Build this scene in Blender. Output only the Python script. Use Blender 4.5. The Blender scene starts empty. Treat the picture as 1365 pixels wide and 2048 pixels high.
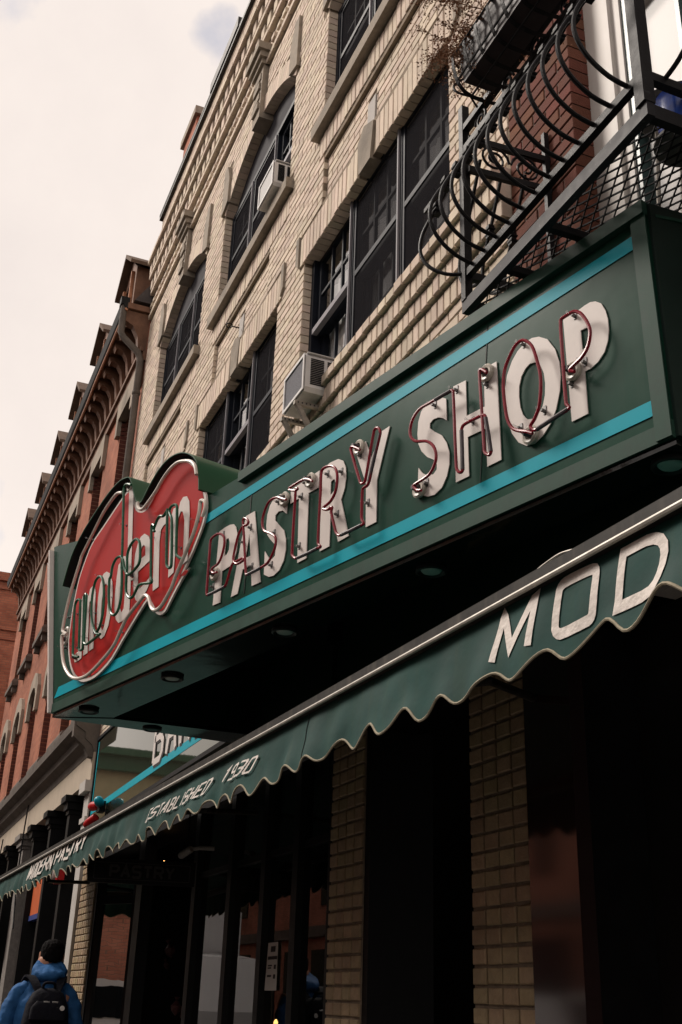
import bpy, bmesh, math, random
from mathutils import Vector, Matrix
from mathutils.geometry import tessellate_polygon
random.seed(7)
S = bpy.context.scene
col = S.collection
R = math.radians
# ------------------------------------------------------------------ camera
FPX, YAW, PITCH, ROLL = 2185.0, R(68.08), R(24.12), R(1.97)
CAM = Vector((0, -2.25, 1.62))
G = 0.22                                   # pavement level
_f = Vector((-math.sin(YAW)*math.cos(PITCH), math.cos(YAW)*math.cos(PITCH), math.sin(PITCH)))
_r = Vector((math.cos(YAW), math.sin(YAW), 0)); _u = _r.cross(_f)
RT = math.cos(ROLL)*_r + math.sin(ROLL)*_u
UP = -math.sin(ROLL)*_r + math.cos(ROLL)*_u
FW = _f
cd = bpy.data.cameras.new('camera'); cam = bpy.data.objects.new('camera', cd); col.objects.link(cam)
cd.sensor_fit = 'VERTICAL'; cd.sensor_height = 36; cd.sensor_width = 24; cd.lens = FPX/2048*36
cd.clip_start = 0.05; cd.clip_end = 1000
cam.matrix_world = Matrix(((RT.x, UP.x, -FW.x, CAM.x), (RT.y, UP.y, -FW.y, CAM.y), (RT.z, UP.z, -FW.z, CAM.z), (0, 0, 0, 1)))
S.camera = cam
S.render.resolution_x, S.render.resolution_y = 682, 1024
# ------------------------------------------------------------------ light
SUNV = Vector((-0.50, -0.53, 0.68)).normalized()
sd = bpy.data.lights.new('sun', 'SUN'); sun = bpy.data.objects.new('sun', sd); col.objects.link(sun)
sd.energy = 2.3; sd.angle = R(18); sd.color = (1.0, 0.91, 0.82)
sun.rotation_euler = (-SUNV).to_track_quat('-Z', 'Y').to_euler()
sun.location = (-6, -10, 20)
W = bpy.data.worlds.new('World'); S.world = W; W.use_nodes = True
nt = W.node_tree; nt.nodes.clear()
def N(t, typ, **kw):
    n = t.nodes.new(typ)
    for k, v in kw.items(): setattr(n, k, v)
    return n
def L(t, a, b): t.links.new(a, b)
sky = N(nt, 'ShaderNodeTexSky'); sky.sky_type = 'NISHITA'; sky.sun_disc = False
sky.sun_elevation = math.asin(SUNV.z); sky.sun_rotation = math.atan2(SUNV.x, SUNV.y) % (2*math.pi)
skym = N(nt, 'ShaderNodeVectorMath', operation='SCALE'); skym.inputs['Scale'].default_value = 0.10
L(nt, sky.outputs[0], skym.inputs[0])
tc = N(nt, 'ShaderNodeTexCoord')
cn = N(nt, 'ShaderNodeTexNoise'); cn.inputs['Scale'].default_value = 2.6; cn.inputs['Detail'].default_value = 7; cn.inputs['Roughness'].default_value = 0.6
L(nt, tc.outputs['Generated'], cn.inputs['Vector'])
cr = N(nt, 'ShaderNodeValToRGB')
cr.color_ramp.elements[0].position = 0.3; cr.color_ramp.elements[0].color = (0.66, 0.59, 0.555, 1)
cr.color_ramp.elements[1].position = 0.68; cr.color_ramp.elements[1].color = (0.77, 0.69, 0.635, 1)
L(nt, cn.outputs['Fac'], cr.inputs[0])
gap = N(nt, 'ShaderNodeTexNoise'); gap.inputs['Scale'].default_value = 7.0; gap.inputs['Detail'].default_value = 6
gmap = N(nt, 'ShaderNodeMapping'); gmap.inputs['Location'].default_value = (0.35, 0.2, 0.0)
L(nt, tc.outputs['Generated'], gmap.inputs['Vector']); L(nt, gmap.outputs[0], gap.inputs['Vector'])
gr = N(nt, 'ShaderNodeValToRGB'); gr.color_ramp.elements[0].position = 0.60; gr.color_ramp.elements[1].position = 0.86
gr.color_ramp.elements[0].color = (0, 0, 0, 1); gr.color_ramp.elements[1].color = (1, 1, 1, 1)
gd = N(nt, 'ShaderNodeVectorMath', operation='DOT_PRODUCT'); GAPV = (RT*((425-682.5)/FPX)+UP*(-(85-1024)/FPX)+FW).normalized(); gd.inputs[1].default_value = GAPV
L(nt, tc.outputs['Generated'], gd.inputs[0])
gmr = N(nt, 'ShaderNodeMapRange'); gmr.inputs[1].default_value = math.cos(R(2.3)); gmr.inputs[2].default_value = 1.0; gmr.inputs[3].default_value = 0.0; gmr.inputs[4].default_value = 0.30; L(nt, gd.outputs['Value'], gmr.inputs[0])
gsum = N(nt, 'ShaderNodeMath', operation='ADD'); L(nt, gap.outputs['Fac'], gsum.inputs[0]); L(nt, gmr.outputs[0], gsum.inputs[1])
L(nt, gsum.outputs[0], gr.inputs[0])
mx = N(nt, 'ShaderNodeMixRGB'); L(nt, gr.outputs[0], mx.inputs[0]); L(nt, cr.outputs[0], mx.inputs[1]); L(nt, skym.outputs[0], mx.inputs[2])
bg = N(nt, 'ShaderNodeBackground'); bg.inputs[1].default_value = 1.0; L(nt, mx.outputs[0], bg.inputs[0])
wo = N(nt, 'ShaderNodeOutputWorld'); L(nt, bg.outputs[0], wo.inputs[0])
S.view_settings.view_transform = 'Standard'; S.view_settings.look = 'None'; S.view_settings.exposure = 0.42; S.view_settings.gamma = 1
try: S.view_settings.use_curve_mapping = False
except Exception: pass
S.render.engine = 'CYCLES'; S.cycles.max_bounces = 6; S.cycles.diffuse_bounces = 1; S.cycles.transparent_max_bounces = 16; S.cycles.caustics_reflective = False; S.cycles.caustics_refractive = False
# ------------------------------------------------------------------ pixel -> place (a pixel gives a direction, the plane gives the distance)
def ray(x, y): return RT*((x-682.5)/FPX) + UP*(-(y-1024)/FPX) + FW
def onp(px, p0, n):
    d = ray(*px); return CAM + d*(((p0-CAM).dot(n))/d.dot(n))
def wp(x, y, Y=0.0): return onp((x, y), Vector((0, Y, 0)), Vector((0, 1, 0)))
def hp(x, y, z): return onp((x, y), Vector((0, 0, z)), Vector((0, 0, 1)))
def proj(p):
    q = Vector(p)-CAM; w = q.dot(FW)
    return 682.5+FPX*q.dot(RT)/w, 1024-FPX*q.dot(UP)/w, w
# ------------------------------------------------------------------ materials
def base_mat(name):
    m = bpy.data.materials.new(name); m.use_nodes = True
    t = m.node_tree; t.nodes.clear()
    o = N(t, 'ShaderNodeOutputMaterial'); b = N(t, 'ShaderNodeBsdfPrincipled'); L(t, b.outputs[0], o.inputs[0])
    return m, t, b
def pm(name, c, rough=0.6, var=0.15, scale=6.0, metal=0.0, bump=0.0, bscale=60.0, spec=0.2, dirt=None, streak=0.0, rnd=0.0, coat=0.0, wear=None):
    m, t, b = base_mat(name)
    g = N(t, 'ShaderNodeNewGeometry')
    n1 = N(t, 'ShaderNodeTexNoise'); n1.inputs['Scale'].default_value = scale; n1.inputs['Detail'].default_value = 8; n1.inputs['Roughness'].default_value = 0.65
    L(t, g.outputs['Position'], n1.inputs['Vector'])
    rp = N(t, 'ShaderNodeValToRGB')
    rp.color_ramp.elements[0].position = 0.3; rp.color_ramp.elements[1].position = 0.7
    rp.color_ramp.elements[0].color = (*[x*(1-var) for x in c], 1); rp.color_ramp.elements[1].color = (*[min(1, x*(1+var)) for x in c], 1)
    L(t, n1.outputs['Fac'], rp.inputs[0]); out = rp.outputs[0]
    if rnd:
        oi = N(t, 'ShaderNodeObjectInfo'); at = N(t, 'ShaderNodeAttribute'); at.attribute_name = 'rnd'
        ad = N(t, 'ShaderNodeMath', operation='ADD'); L(t, oi.outputs['Random'], ad.inputs[0]); L(t, at.outputs['Fac'], ad.inputs[1])
        fr = N(t, 'ShaderNodeMath', operation='FRACT'); L(t, ad.outputs[0], fr.inputs[0])
        mr = N(t, 'ShaderNodeMapRange'); mr.inputs[3].default_value = 1-rnd; mr.inputs[4].default_value = 1+rnd*0.6; L(t, fr.outputs[0], mr.inputs[0])
        hs = N(t, 'ShaderNodeHueSaturation'); L(t, out, hs.inputs['Color']); L(t, mr.outputs[0], hs.inputs['Value'])
        m2 = N(t, 'ShaderNodeMapRange'); m2.inputs[3].default_value = 0.985; m2.inputs[4].default_value = 1.012
        ml = N(t, 'ShaderNodeMath', operation='MULTIPLY'); ml.inputs[1].default_value = 7.31; L(t, fr.outputs[0], ml.inputs[0])
        f2 = N(t, 'ShaderNodeMath', operation='FRACT'); L(t, ml.outputs[0], f2.inputs[0]); L(t, f2.outputs[0], m2.inputs[0])
        sb = N(t, 'ShaderNodeMath', operation='SUBTRACT'); L(t, m2.outputs[0], sb.inputs[0]); sb.inputs[1].default_value = 0.5
        L(t, sb.outputs[0], hs.inputs['Hue']); out = hs.outputs[0]
    if dirt or streak:
        mp = N(t, 'ShaderNodeMapping'); mp.inputs['Scale'].default_value = (9, 9, 0.5) if streak else (1, 1, 1)
        L(t, g.outputs['Position'], mp.inputs['Vector'])
        n2 = N(t, 'ShaderNodeTexNoise'); n2.inputs['Scale'].default_value = 2.2; n2.inputs['Detail'].default_value = 6; L(t, mp.outputs[0], n2.inputs['Vector'])
        r2 = N(t, 'ShaderNodeValToRGB'); r2.color_ramp.elements[0].position = 0.52; r2.color_ramp.elements[1].position = 0.78
        r2.color_ramp.elements[0].color = (0, 0, 0, 1); a = streak or 0.7; r2.color_ramp.elements[1].color = (a, a, a, 1)
        L(t, n2.outputs['Fac'], r2.inputs[0])
        m3 = N(t, 'ShaderNodeMixRGB'); L(t, r2.outputs[0], m3.inputs[0]); L(t, out, m3.inputs[1]); m3.inputs[2].default_value = (*(dirt or (0.05, 0.045, 0.035)), 1); out = m3.outputs[0]
    if wear:
        n4 = N(t, 'ShaderNodeTexNoise'); n4.inputs['Scale'].default_value = 38; n4.inputs['Detail'].default_value = 5; L(t, g.outputs['Position'], n4.inputs['Vector'])
        r4 = N(t, 'ShaderNodeValToRGB'); r4.color_ramp.elements[0].position = 0.66; r4.color_ramp.elements[1].position = 0.7
        r4.color_ramp.elements[0].color = (0, 0, 0, 1); r4.color_ramp.elements[1].color = (1, 1, 1, 1); L(t, n4.outputs['Fac'], r4.inputs[0])
        m5 = N(t, 'ShaderNodeMixRGB'); L(t, r4.outputs[0], m5.inputs[0]); L(t, out, m5.inputs[1]); m5.inputs[2].default_value = (*wear, 1); out = m5.outputs[0]
    L(t, out, b.inputs['Base Color'])
    b.inputs['Metallic'].default_value = metal; b.inputs['Specular IOR Level'].default_value = spec
    rr = N(t, 'ShaderNodeMapRange'); rr.inputs[3].default_value = max(0.02, rough*0.8); rr.inputs[4].default_value = min(1, rough*1.2); L(t, n1.outputs['Fac'], rr.inputs[0]); L(t, rr.outputs[0], b.inputs['Roughness'])
    if coat: b.inputs['Coat Weight'].default_value = coat; b.inputs['Coat Roughness'].default_value = 0.08
    if bump:
        n3 = N(t, 'ShaderNodeTexNoise'); n3.inputs['Scale'].default_value = bscale; n3.inputs['Detail'].default_value = 6; L(t, g.outputs['Position'], n3.inputs['Vector'])
        bp = N(t, 'ShaderNodeBump'); bp.inputs['Strength'].default_value = bump; bp.inputs['Distance'].default_value = 0.01; L(t, n3.outputs['Fac'], bp.inputs['Height']); L(t, bp.outputs[0], b.inputs['Normal'])
    return m
def brick_mat(name, c1, c2, mortar, course=0.069, length=0.21, axis='xz', mort=0.006, var=0.3):
    m, t, b = base_mat(name)
    g = N(t, 'ShaderNodeNewGeometry'); sp = N(t, 'ShaderNodeSeparateXYZ'); L(t, g.outputs['Position'], sp.inputs[0])
    ad = N(t, 'ShaderNodeMath', operation='ADD'); L(t, sp.outputs[0], ad.inputs[0]); L(t, sp.outputs[1], ad.inputs[1])
    cb = N(t, 'ShaderNodeCombineXYZ'); L(t, ad.outputs[0], cb.inputs[0]); L(t, sp.outputs[2], cb.inputs[1])
    br = N(t, 'ShaderNodeTexBrick'); br.inputs['Scale'].default_value = 1.0; br.inputs['Brick Width'].default_value = length; br.inputs['Row Height'].default_value = course
    br.inputs['Mortar Size'].default_value = mort; br.inputs['Mortar Smooth'].default_value = 0.3; br.inputs['Bias'].default_value = -0.2
    br.inputs['Color1'].default_value = (*c1, 1); br.inputs['Color2'].default_value = (*c2, 1); br.inputs['Mortar'].default_value = (*mortar, 1)
    L(t, cb.outputs[0], br.inputs['Vector'])
    n1 = N(t, 'ShaderNodeTexNoise'); n1.inputs['Scale'].default_value = 1.3; n1.inputs['Detail'].default_value = 8; L(t, g.outputs['Position'], n1.inputs['Vector'])
    mr = N(t, 'ShaderNodeMapRange'); mr.inputs[1].default_value = 0.3; mr.inputs[2].default_value = 0.7; mr.inputs[3].default_value = 1-var; mr.inputs[4].default_value = 1+var*0.6; L(t, n1.outputs['Fac'], mr.inputs[0])
    hs = N(t, 'ShaderNodeHueSaturation'); L(t, br.outputs['Color'], hs.inputs['Color']); L(t, mr.outputs[0], hs.inputs['Value']); L(t, hs.outputs[0], b.inputs['Base Color'])
    b.inputs['Roughness'].default_value = 0.9; b.inputs['Specular IOR Level'].default_value = 0.2
    bp = N(t, 'ShaderNodeBump'); bp.inputs['Strength'].default_value = 0.6; bp.inputs['Distance'].default_value = 0.01; bp.invert = True; L(t, br.outputs['Fac'], bp.inputs['Height']); L(t, bp.outputs[0], b.inputs['Normal'])
    return m
def glass_mat(name, tint=(0.75, 0.8, 0.8), f0=0.06, rough=0.0, gain=1.0, wob=0.0):
    m = bpy.data.materials.new(name); m.use_nodes = True; t = m.node_tree; t.nodes.clear()
    o = N(t, 'ShaderNodeOutputMaterial'); mix = N(t, 'ShaderNodeMixShader'); tr = N(t, 'ShaderNodeBsdfTransparent'); gl = N(t, 'ShaderNodeBsdfGlossy')
    tr.inputs[0].default_value = (*tint, 1); gl.inputs['Roughness'].default_value = rough; gl.inputs[0].default_value = (1, 1, 1, 1)
    lw = N(t, 'ShaderNodeLayerWeight'); lw.inputs['Blend'].default_value = 0.5
    pw = N(t, 'ShaderNodeMath', operation='POWER'); L(t, lw.outputs['Facing'], pw.inputs[0]); pw.inputs[1].default_value = 4.0
    ma = N(t, 'ShaderNodeMath', operation='MULTIPLY_ADD'); L(t, pw.outputs[0], ma.inputs[0]); ma.inputs[1].default_value = (1-f0)*gain; ma.inputs[2].default_value = f0; ma.use_clamp = True
    L(t, ma.outputs[0], mix.inputs[0]); L(t, tr.outputs[0], mix.inputs[1]); L(t, gl.outputs[0], mix.inputs[2]); L(t, mix.outputs[0], o.inputs[0])
    if wob:
        g = N(t, 'ShaderNodeNewGeometry'); n = N(t, 'ShaderNodeTexNoise'); n.inputs['Scale'].default_value = 3.0; L(t, g.outputs['Position'], n.inputs['Vector'])
        bp = N(t, 'ShaderNodeBump'); bp.inputs['Strength'].default_value = wob; bp.inputs['Distance'].default_value = 0.02; L(t, n.outputs['Fac'], bp.inputs['Height'])
        L(t, bp.outputs[0], gl.inputs['Normal'])
    return m
def mesh_mat(name, c, alpha):
    m = bpy.data.materials.new(name); m.use_nodes = True; t = m.node_tree; t.nodes.clear()
    o = N(t, 'ShaderNodeOutputMaterial'); mix = N(t, 'ShaderNodeMixShader'); tr = N(t, 'ShaderNodeBsdfTransparent'); d = N(t, 'ShaderNodeBsdfDiffuse')
    g = N(t, 'ShaderNodeNewGeometry'); n = N(t, 'ShaderNodeTexNoise'); n.inputs['Scale'].default_value = 2.5; L(t, g.outputs['Position'], n.inputs['Vector'])
    mr = N(t, 'ShaderNodeMapRange'); mr.inputs[3].default_value = alpha-0.08; mr.inputs[4].default_value = alpha+0.08; L(t, n.outputs['Fac'], mr.inputs[0])
    d.inputs[0].default_value = (*c, 1); L(t, mr.outputs[0], mix.inputs[0]); L(t, tr.outputs[0], mix.inputs[1]); L(t, d.outputs[0], mix.inputs[2]); L(t, mix.outputs[0], o.inputs[0])
    return m
def emit_mat(name, c, s):
    m = bpy.data.materials.new(name); m.use_nodes = True; t = m.node_tree; t.nodes.clear()
    o = N(t, 'ShaderNodeOutputMaterial'); e = N(t, 'ShaderNodeEmission'); e.inputs[0].default_value = (*c, 1); e.inputs[1].default_value = s; L(t, e.outputs[0], o.inputs[0]); return m
M = dict(
 beige=pm('beige_brick', (0.70, 0.58, 0.465), 0.85, 0.14, 9, bump=0.35, bscale=140, spec=0.25, rnd=0.17),
 mortar=pm('mortar', (0.27, 0.215, 0.16), 0.95, 0.3, 14, bump=0.4, spec=0.1),
 redb=pm('red_brick', (0.165, 0.064, 0.043), 0.88, 0.2, 9, bump=0.4, bscale=140, spec=0.15, rnd=0.22),
 redmortar=pm('grey_mortar', (0.17, 0.12, 0.10), 0.95, 0.25, 14),
 redwall=brick_mat('red_brick_wall', (0.40, 0.145, 0.085), (0.30, 0.10, 0.06), (0.30, 0.17, 0.12), mort=0.005),
 farwall=brick_mat('far_brick_wall', (0.42, 0.15, 0.09), (0.30, 0.095, 0.06), (0.25, 0.14, 0.10), mort=0.006),
 oppwall=brick_mat('street_brick_wall', (0.44, 0.18, 0.12), (0.34, 0.13, 0.085), (0.25, 0.15, 0.11)),
 cream=pm('cream_render', (0.50, 0.44, 0.27), 0.85, 0.12, 2),
 concrete=pm('cast_stone', (0.34, 0.29, 0.235), 0.9, 0.2, 12, bump=0.5, bscale=90, dirt=(0.14, 0.12, 0.1)),
 palestone=pm('pale_stone', (0.50, 0.47, 0.44), 0.85, 0.1, 12, bump=0.3),
 brown=pm('brownstone', (0.13, 0.085, 0.06), 0.85, 0.25, 6, bump=0.4, bscale=40),
 limestone=pm('weathered_limestone', (0.36, 0.30, 0.24), 0.9, 0.2, 3, bump=0.5, bscale=30, dirt=(0.1, 0.085, 0.065)),
 sootstone=pm('sooty_stone', (0.13, 0.11, 0.095), 0.9, 0.3, 3, bump=0.5, bscale=30),
 frieze=pm('painted_frieze', (0.50, 0.42, 0.33), 0.8, 0.1, 3, streak=0.35, dirt=(0.3, 0.24, 0.18)),
 timber=pm('red_brown_timber', (0.19, 0.10, 0.065), 0.7, 0.35, 5, bump=0.3, bscale=30, dirt=(0.10, 0.06, 0.045)),
 copper=pm('copper_gutter', (0.40, 0.19, 0.11), 0.45, 0.3, 6, metal=0.6),
 slate=pm('roof_slate', (0.08, 0.07, 0.07), 0.7, 0.3, 5),
 darkframe=pm('navy_window_frame', (0.013, 0.016, 0.024), 0.5, 0.2, 10, spec=0.1),
 greyframe=pm('light_mullion', (0.26, 0.25, 0.27), 0.5, 0.1, 10, spec=0.1),
 infill=pm('grey_arch_board', (0.050, 0.048, 0.055), 0.7, 0.1, 4, spec=0.05),
 screen=mesh_mat('insect_screen', (0.028, 0.027, 0.03), 0.62),
 curtain=pm('white_curtain', (0.92, 0.88, 0.83), 0.9, 0.08, 3),
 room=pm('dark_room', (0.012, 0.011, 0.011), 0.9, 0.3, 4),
 glass=glass_mat('window_glass', (0.88, 0.90, 0.92), 0.14, gain=1.0, wob=0.05),
 pinkglass=glass_mat('white_window_glass', (0.85, 0.85, 0.85), 0.03, rough=0.4, gain=0.25),
 shopglass=glass_mat('shop_glass', (0.55, 0.55, 0.55), 0.05, gain=0.75),
 doorglass=glass_mat('door_glass', (0.3, 0.3, 0.3), 0.72, gain=0.9, wob=0.03),
 signgreen=pm('sign_green_enamel', (0.013, 0.058, 0.039), 0.24, 0.10, 3, spec=0.10, bump=0.04, bscale=7, streak=0.22, dirt=(0.05, 0.075, 0.06)),
 signtrim=pm('sign_green_trim', (0.020, 0.060, 0.043), 0.5, 0.2, 8, spec=0.12, streak=0.3, dirt=(0.045, 0.065, 0.052)),
 hood=pm('hood_green', (0.028, 0.095, 0.052), 0.35, 0.12, 4),
 hoodblack=pm('hood_black', (0.010, 0.010, 0.010), 0.6, 0.3, 10),
 soffit=pm('soffit_black_enamel', (0.006, 0.009, 0.008), 0.10, 0.2, 3, spec=0.45, bump=0.22, bscale=6),
 underdark=pm('dark_green_board', (0.008, 0.020, 0.016), 0.5, 0.3, 3),
 stripe=pm('turquoise_vinyl', (0.000, 0.36, 0.46), 0.4, 0.06, 3, spec=0.08, streak=0.1, dirt=(0.0, 0.30, 0.38)),
 white=pm('white_letter_enamel', (0.72, 0.65, 0.61), 0.4, 0.05, 12, streak=0.10, dirt=(0.5, 0.43, 0.38)),
 heart=pm('red_sign_enamel', (0.46, 0.020, 0.018), 0.3, 0.08, 2.5, spec=0.08),
 neonred=pm('red_neon_glass', (0.24, 0.006, 0.020), 0.25, 0.2, 30, spec=0.35),
 neongreen=pm('green_neon_glass', (0.012, 0.095, 0.048), 0.28, 0.2, 30, spec=0.25),
 neonwhite=pm('white_neon_glass', (0.70, 0.63, 0.56), 0.3, 0.12, 30, spec=0.3),
 neonblock=pm('blackout_paint', (0.075, 0.062, 0.07), 0.4, 0.4, 40, wear=(0.2, 0.16, 0.16)),
 ceramic=pm('ceramic', (0.58, 0.53, 0.46), 0.3, 0.15, 40),
 clip=pm('steel_clip', (0.17, 0.165, 0.165), 0.4, 0.4, 80, metal=0.5),
 post=glass_mat('support_glass', (0.85, 0.85, 0.85), 0.06, rough=0.15, gain=0.4),
 lens=pm('lamp_lens', (0.62, 0.60, 0.57), 0.3, 0.1, 20),
 lampring=pm('lamp_ring', (0.02, 0.02, 0.02), 0.35, 0.2, 20),
 canvas=pm('green_canvas', (0.006, 0.048, 0.041), 0.75, 0.3, 3, bump=0.3, bscale=11, streak=0.3, spec=0.3, dirt=(0.03, 0.06, 0.03)),
 piping=pm('canvas_piping', (0.34, 0.30, 0.22), 0.8, 0.25, 40),
 awtext=pm('white_canvas_paint', (0.74, 0.68, 0.63), 0.7, 0.08, 30, bump=0.5, bscale=45),
 awbar=pm('weathered_aluminium', (0.030, 0.028, 0.025), 0.55, 0.5, 12, streak=0.5, dirt=(0.13, 0.115, 0.095)),
 awlip=pm('aluminium_lip', (0.50, 0.47, 0.42), 0.4, 0.2, 20, metal=0.4),
 iron=pm('black_iron', (0.010, 0.010, 0.012), 0.5, 0.4, 25, spec=0.18, bump=0.15, bscale=120, wear=(0.03, 0.03, 0.035)),
 angle=pm('scuffed_angle_iron', (0.018, 0.018, 0.022), 0.55, 0.5, 22, spec=0.2, wear=(0.06, 0.058, 0.06)),
 planter=pm('planter_plastic', (0.055, 0.042, 0.045), 0.5, 0.2, 12),
 twig=pm('dry_twig', (0.27, 0.14, 0.08), 0.9, 0.35, 30),
 whitepaint=pm('white_window_paint', (0.66, 0.62, 0.58), 0.5, 0.06, 5, streak=0.15, dirt=(0.5, 0.46, 0.42)),
 paneblind=pm('pale_blind', (0.62, 0.57, 0.55), 0.7, 0.05, 3),
 tealglass=pm('teal_window_edge', (0.05, 0.09, 0.09), 0.3, 0.2, 10),
 blue=pm('blue_glaze', (0.015, 0.06, 0.33), 0.25, 0.35, 25, spec=0.6),
 greyseat=pm('grey_seat', (0.14, 0.135, 0.13), 0.6, 0.2, 10),
 acwhite=pm('ac_white_plastic', (0.76, 0.74, 0.73), 0.4, 0.07, 12, streak=0.2, dirt=(0.35, 0.33, 0.3)),
 acpanel=pm('ac_back_panel', (0.46, 0.45, 0.44), 0.6, 0.1, 20, spec=0.2),
 accoil=pm('ac_coil', (0.10, 0.10, 0.115), 0.6, 0.35, 90, bump=0.8, bscale=220, metal=0.3),
 acdark=pm('ac_slot', (0.012, 0.012, 0.013), 0.8, 0.2, 20),
 galv=pm('galvanised', (0.36, 0.33, 0.29), 0.45, 0.2, 30, metal=0.4),
 tile=pm('glazed_header', (0.42, 0.31, 0.185), 0.55, 0.16, 18, bump=0.4, bscale=90, spec=0.4, rnd=0.16),
 granite=pm('polished_granite', (0.035, 0.018, 0.017), 0.08, 0.45, 160, spec=1.0, coat=1.0),
 blackpaint=pm('black_shop_paint', (0.006, 0.006, 0.0065), 0.5, 0.3, 10, spec=0.15),
 dimletter=pm('dim_letter', (0.065, 0.06, 0.058), 0.6, 0.2, 10),
 panelmirror=pm('glossy_fascia', (0.10, 0.105, 0.075), 0.03, 0.1, 3, metal=0.75, bump=0.03, bscale=3),
 greycol=pm('rough_grey_column', (0.22, 0.20, 0.185), 0.9, 0.25, 12, bump=0.9, bscale=40),
 orange=pm('orange_panel', (0.55, 0.12, 0.04), 0.5, 0.1, 5),
 bluetrim=pm('blue_panel', (0.03, 0.05, 0.20), 0.5, 0.1, 5),
 redbox=pm('red_plastic', (0.42, 0.01, 0.012), 0.35, 0.1, 10),
 cyan=pm('cyan_plastic', (0.01, 0.33, 0.44), 0.35, 0.1, 10),
 camwhite=pm('camera_white', (0.33, 0.31, 0.29), 0.5, 0.05, 10),
 paper=pm('paper', (0.62, 0.60, 0.57), 0.8, 0.03, 10),
 ink=pm('ink', (0.05, 0.045, 0.045), 0.8, 0.1, 10),
 jacket=pm('blue_jacket', (0.026, 0.105, 0.27), 0.75, 0.2, 9, bump=1.0, bscale=16, spec=0.15),
 pack=pm('black_backpack', (0.006, 0.006, 0.010), 0.8, 0.3, 30, bump=0.5, bscale=40, spec=0.12),
 trousers=pm('dark_trousers', (0.02, 0.02, 0.025), 0.85, 0.2, 20),
 hair=pm('black_hair', (0.005, 0.004, 0.004), 0.9, 0.4, 90, bump=0.8, bscale=120, spec=0.08),
 skin=pm('skin', (0.45, 0.22, 0.14), 0.5, 0.1, 15),
 shoe=pm('shoe', (0.03, 0.03, 0.03), 0.5, 0.2, 15),
 metalwhite=pm('zip_metal', (0.6, 0.58, 0.56), 0.3, 0.1, 20, metal=0.6),
 paving=pm('paving', (0.07, 0.066, 0.062), 0.9, 0.2, 1.5, bump=0.4),
 asphalt=pm('asphalt', (0.05, 0.05, 0.05), 0.9, 0.25, 2, bump=0.5, bscale=90),
 roadline=pm('road_line', (0.55, 0.42, 0.10), 0.8, 0.2, 10),
 carwhite=pm('white_car_paint', (0.70, 0.70, 0.70), 0.25, 0.02, 5, coat=0.6),
 tyre=pm('tyre', (0.015, 0.015, 0.015), 0.8, 0.2, 20),
 carglass=pm('car_glass', (0.01, 0.012, 0.014), 0.08, 0.1, 5),
 bulb=emit_mat('warm_bulb', (1.0, 0.55, 0.16), 3.0),
 orangelamp=pm('paper_lamp', (0.16, 0.055, 0.02), 0.7, 0.15, 8),
 sweets=pm('wrapped_sweets', (0.12, 0.05, 0.05), 0.3, 0.6, 18),
)
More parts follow.
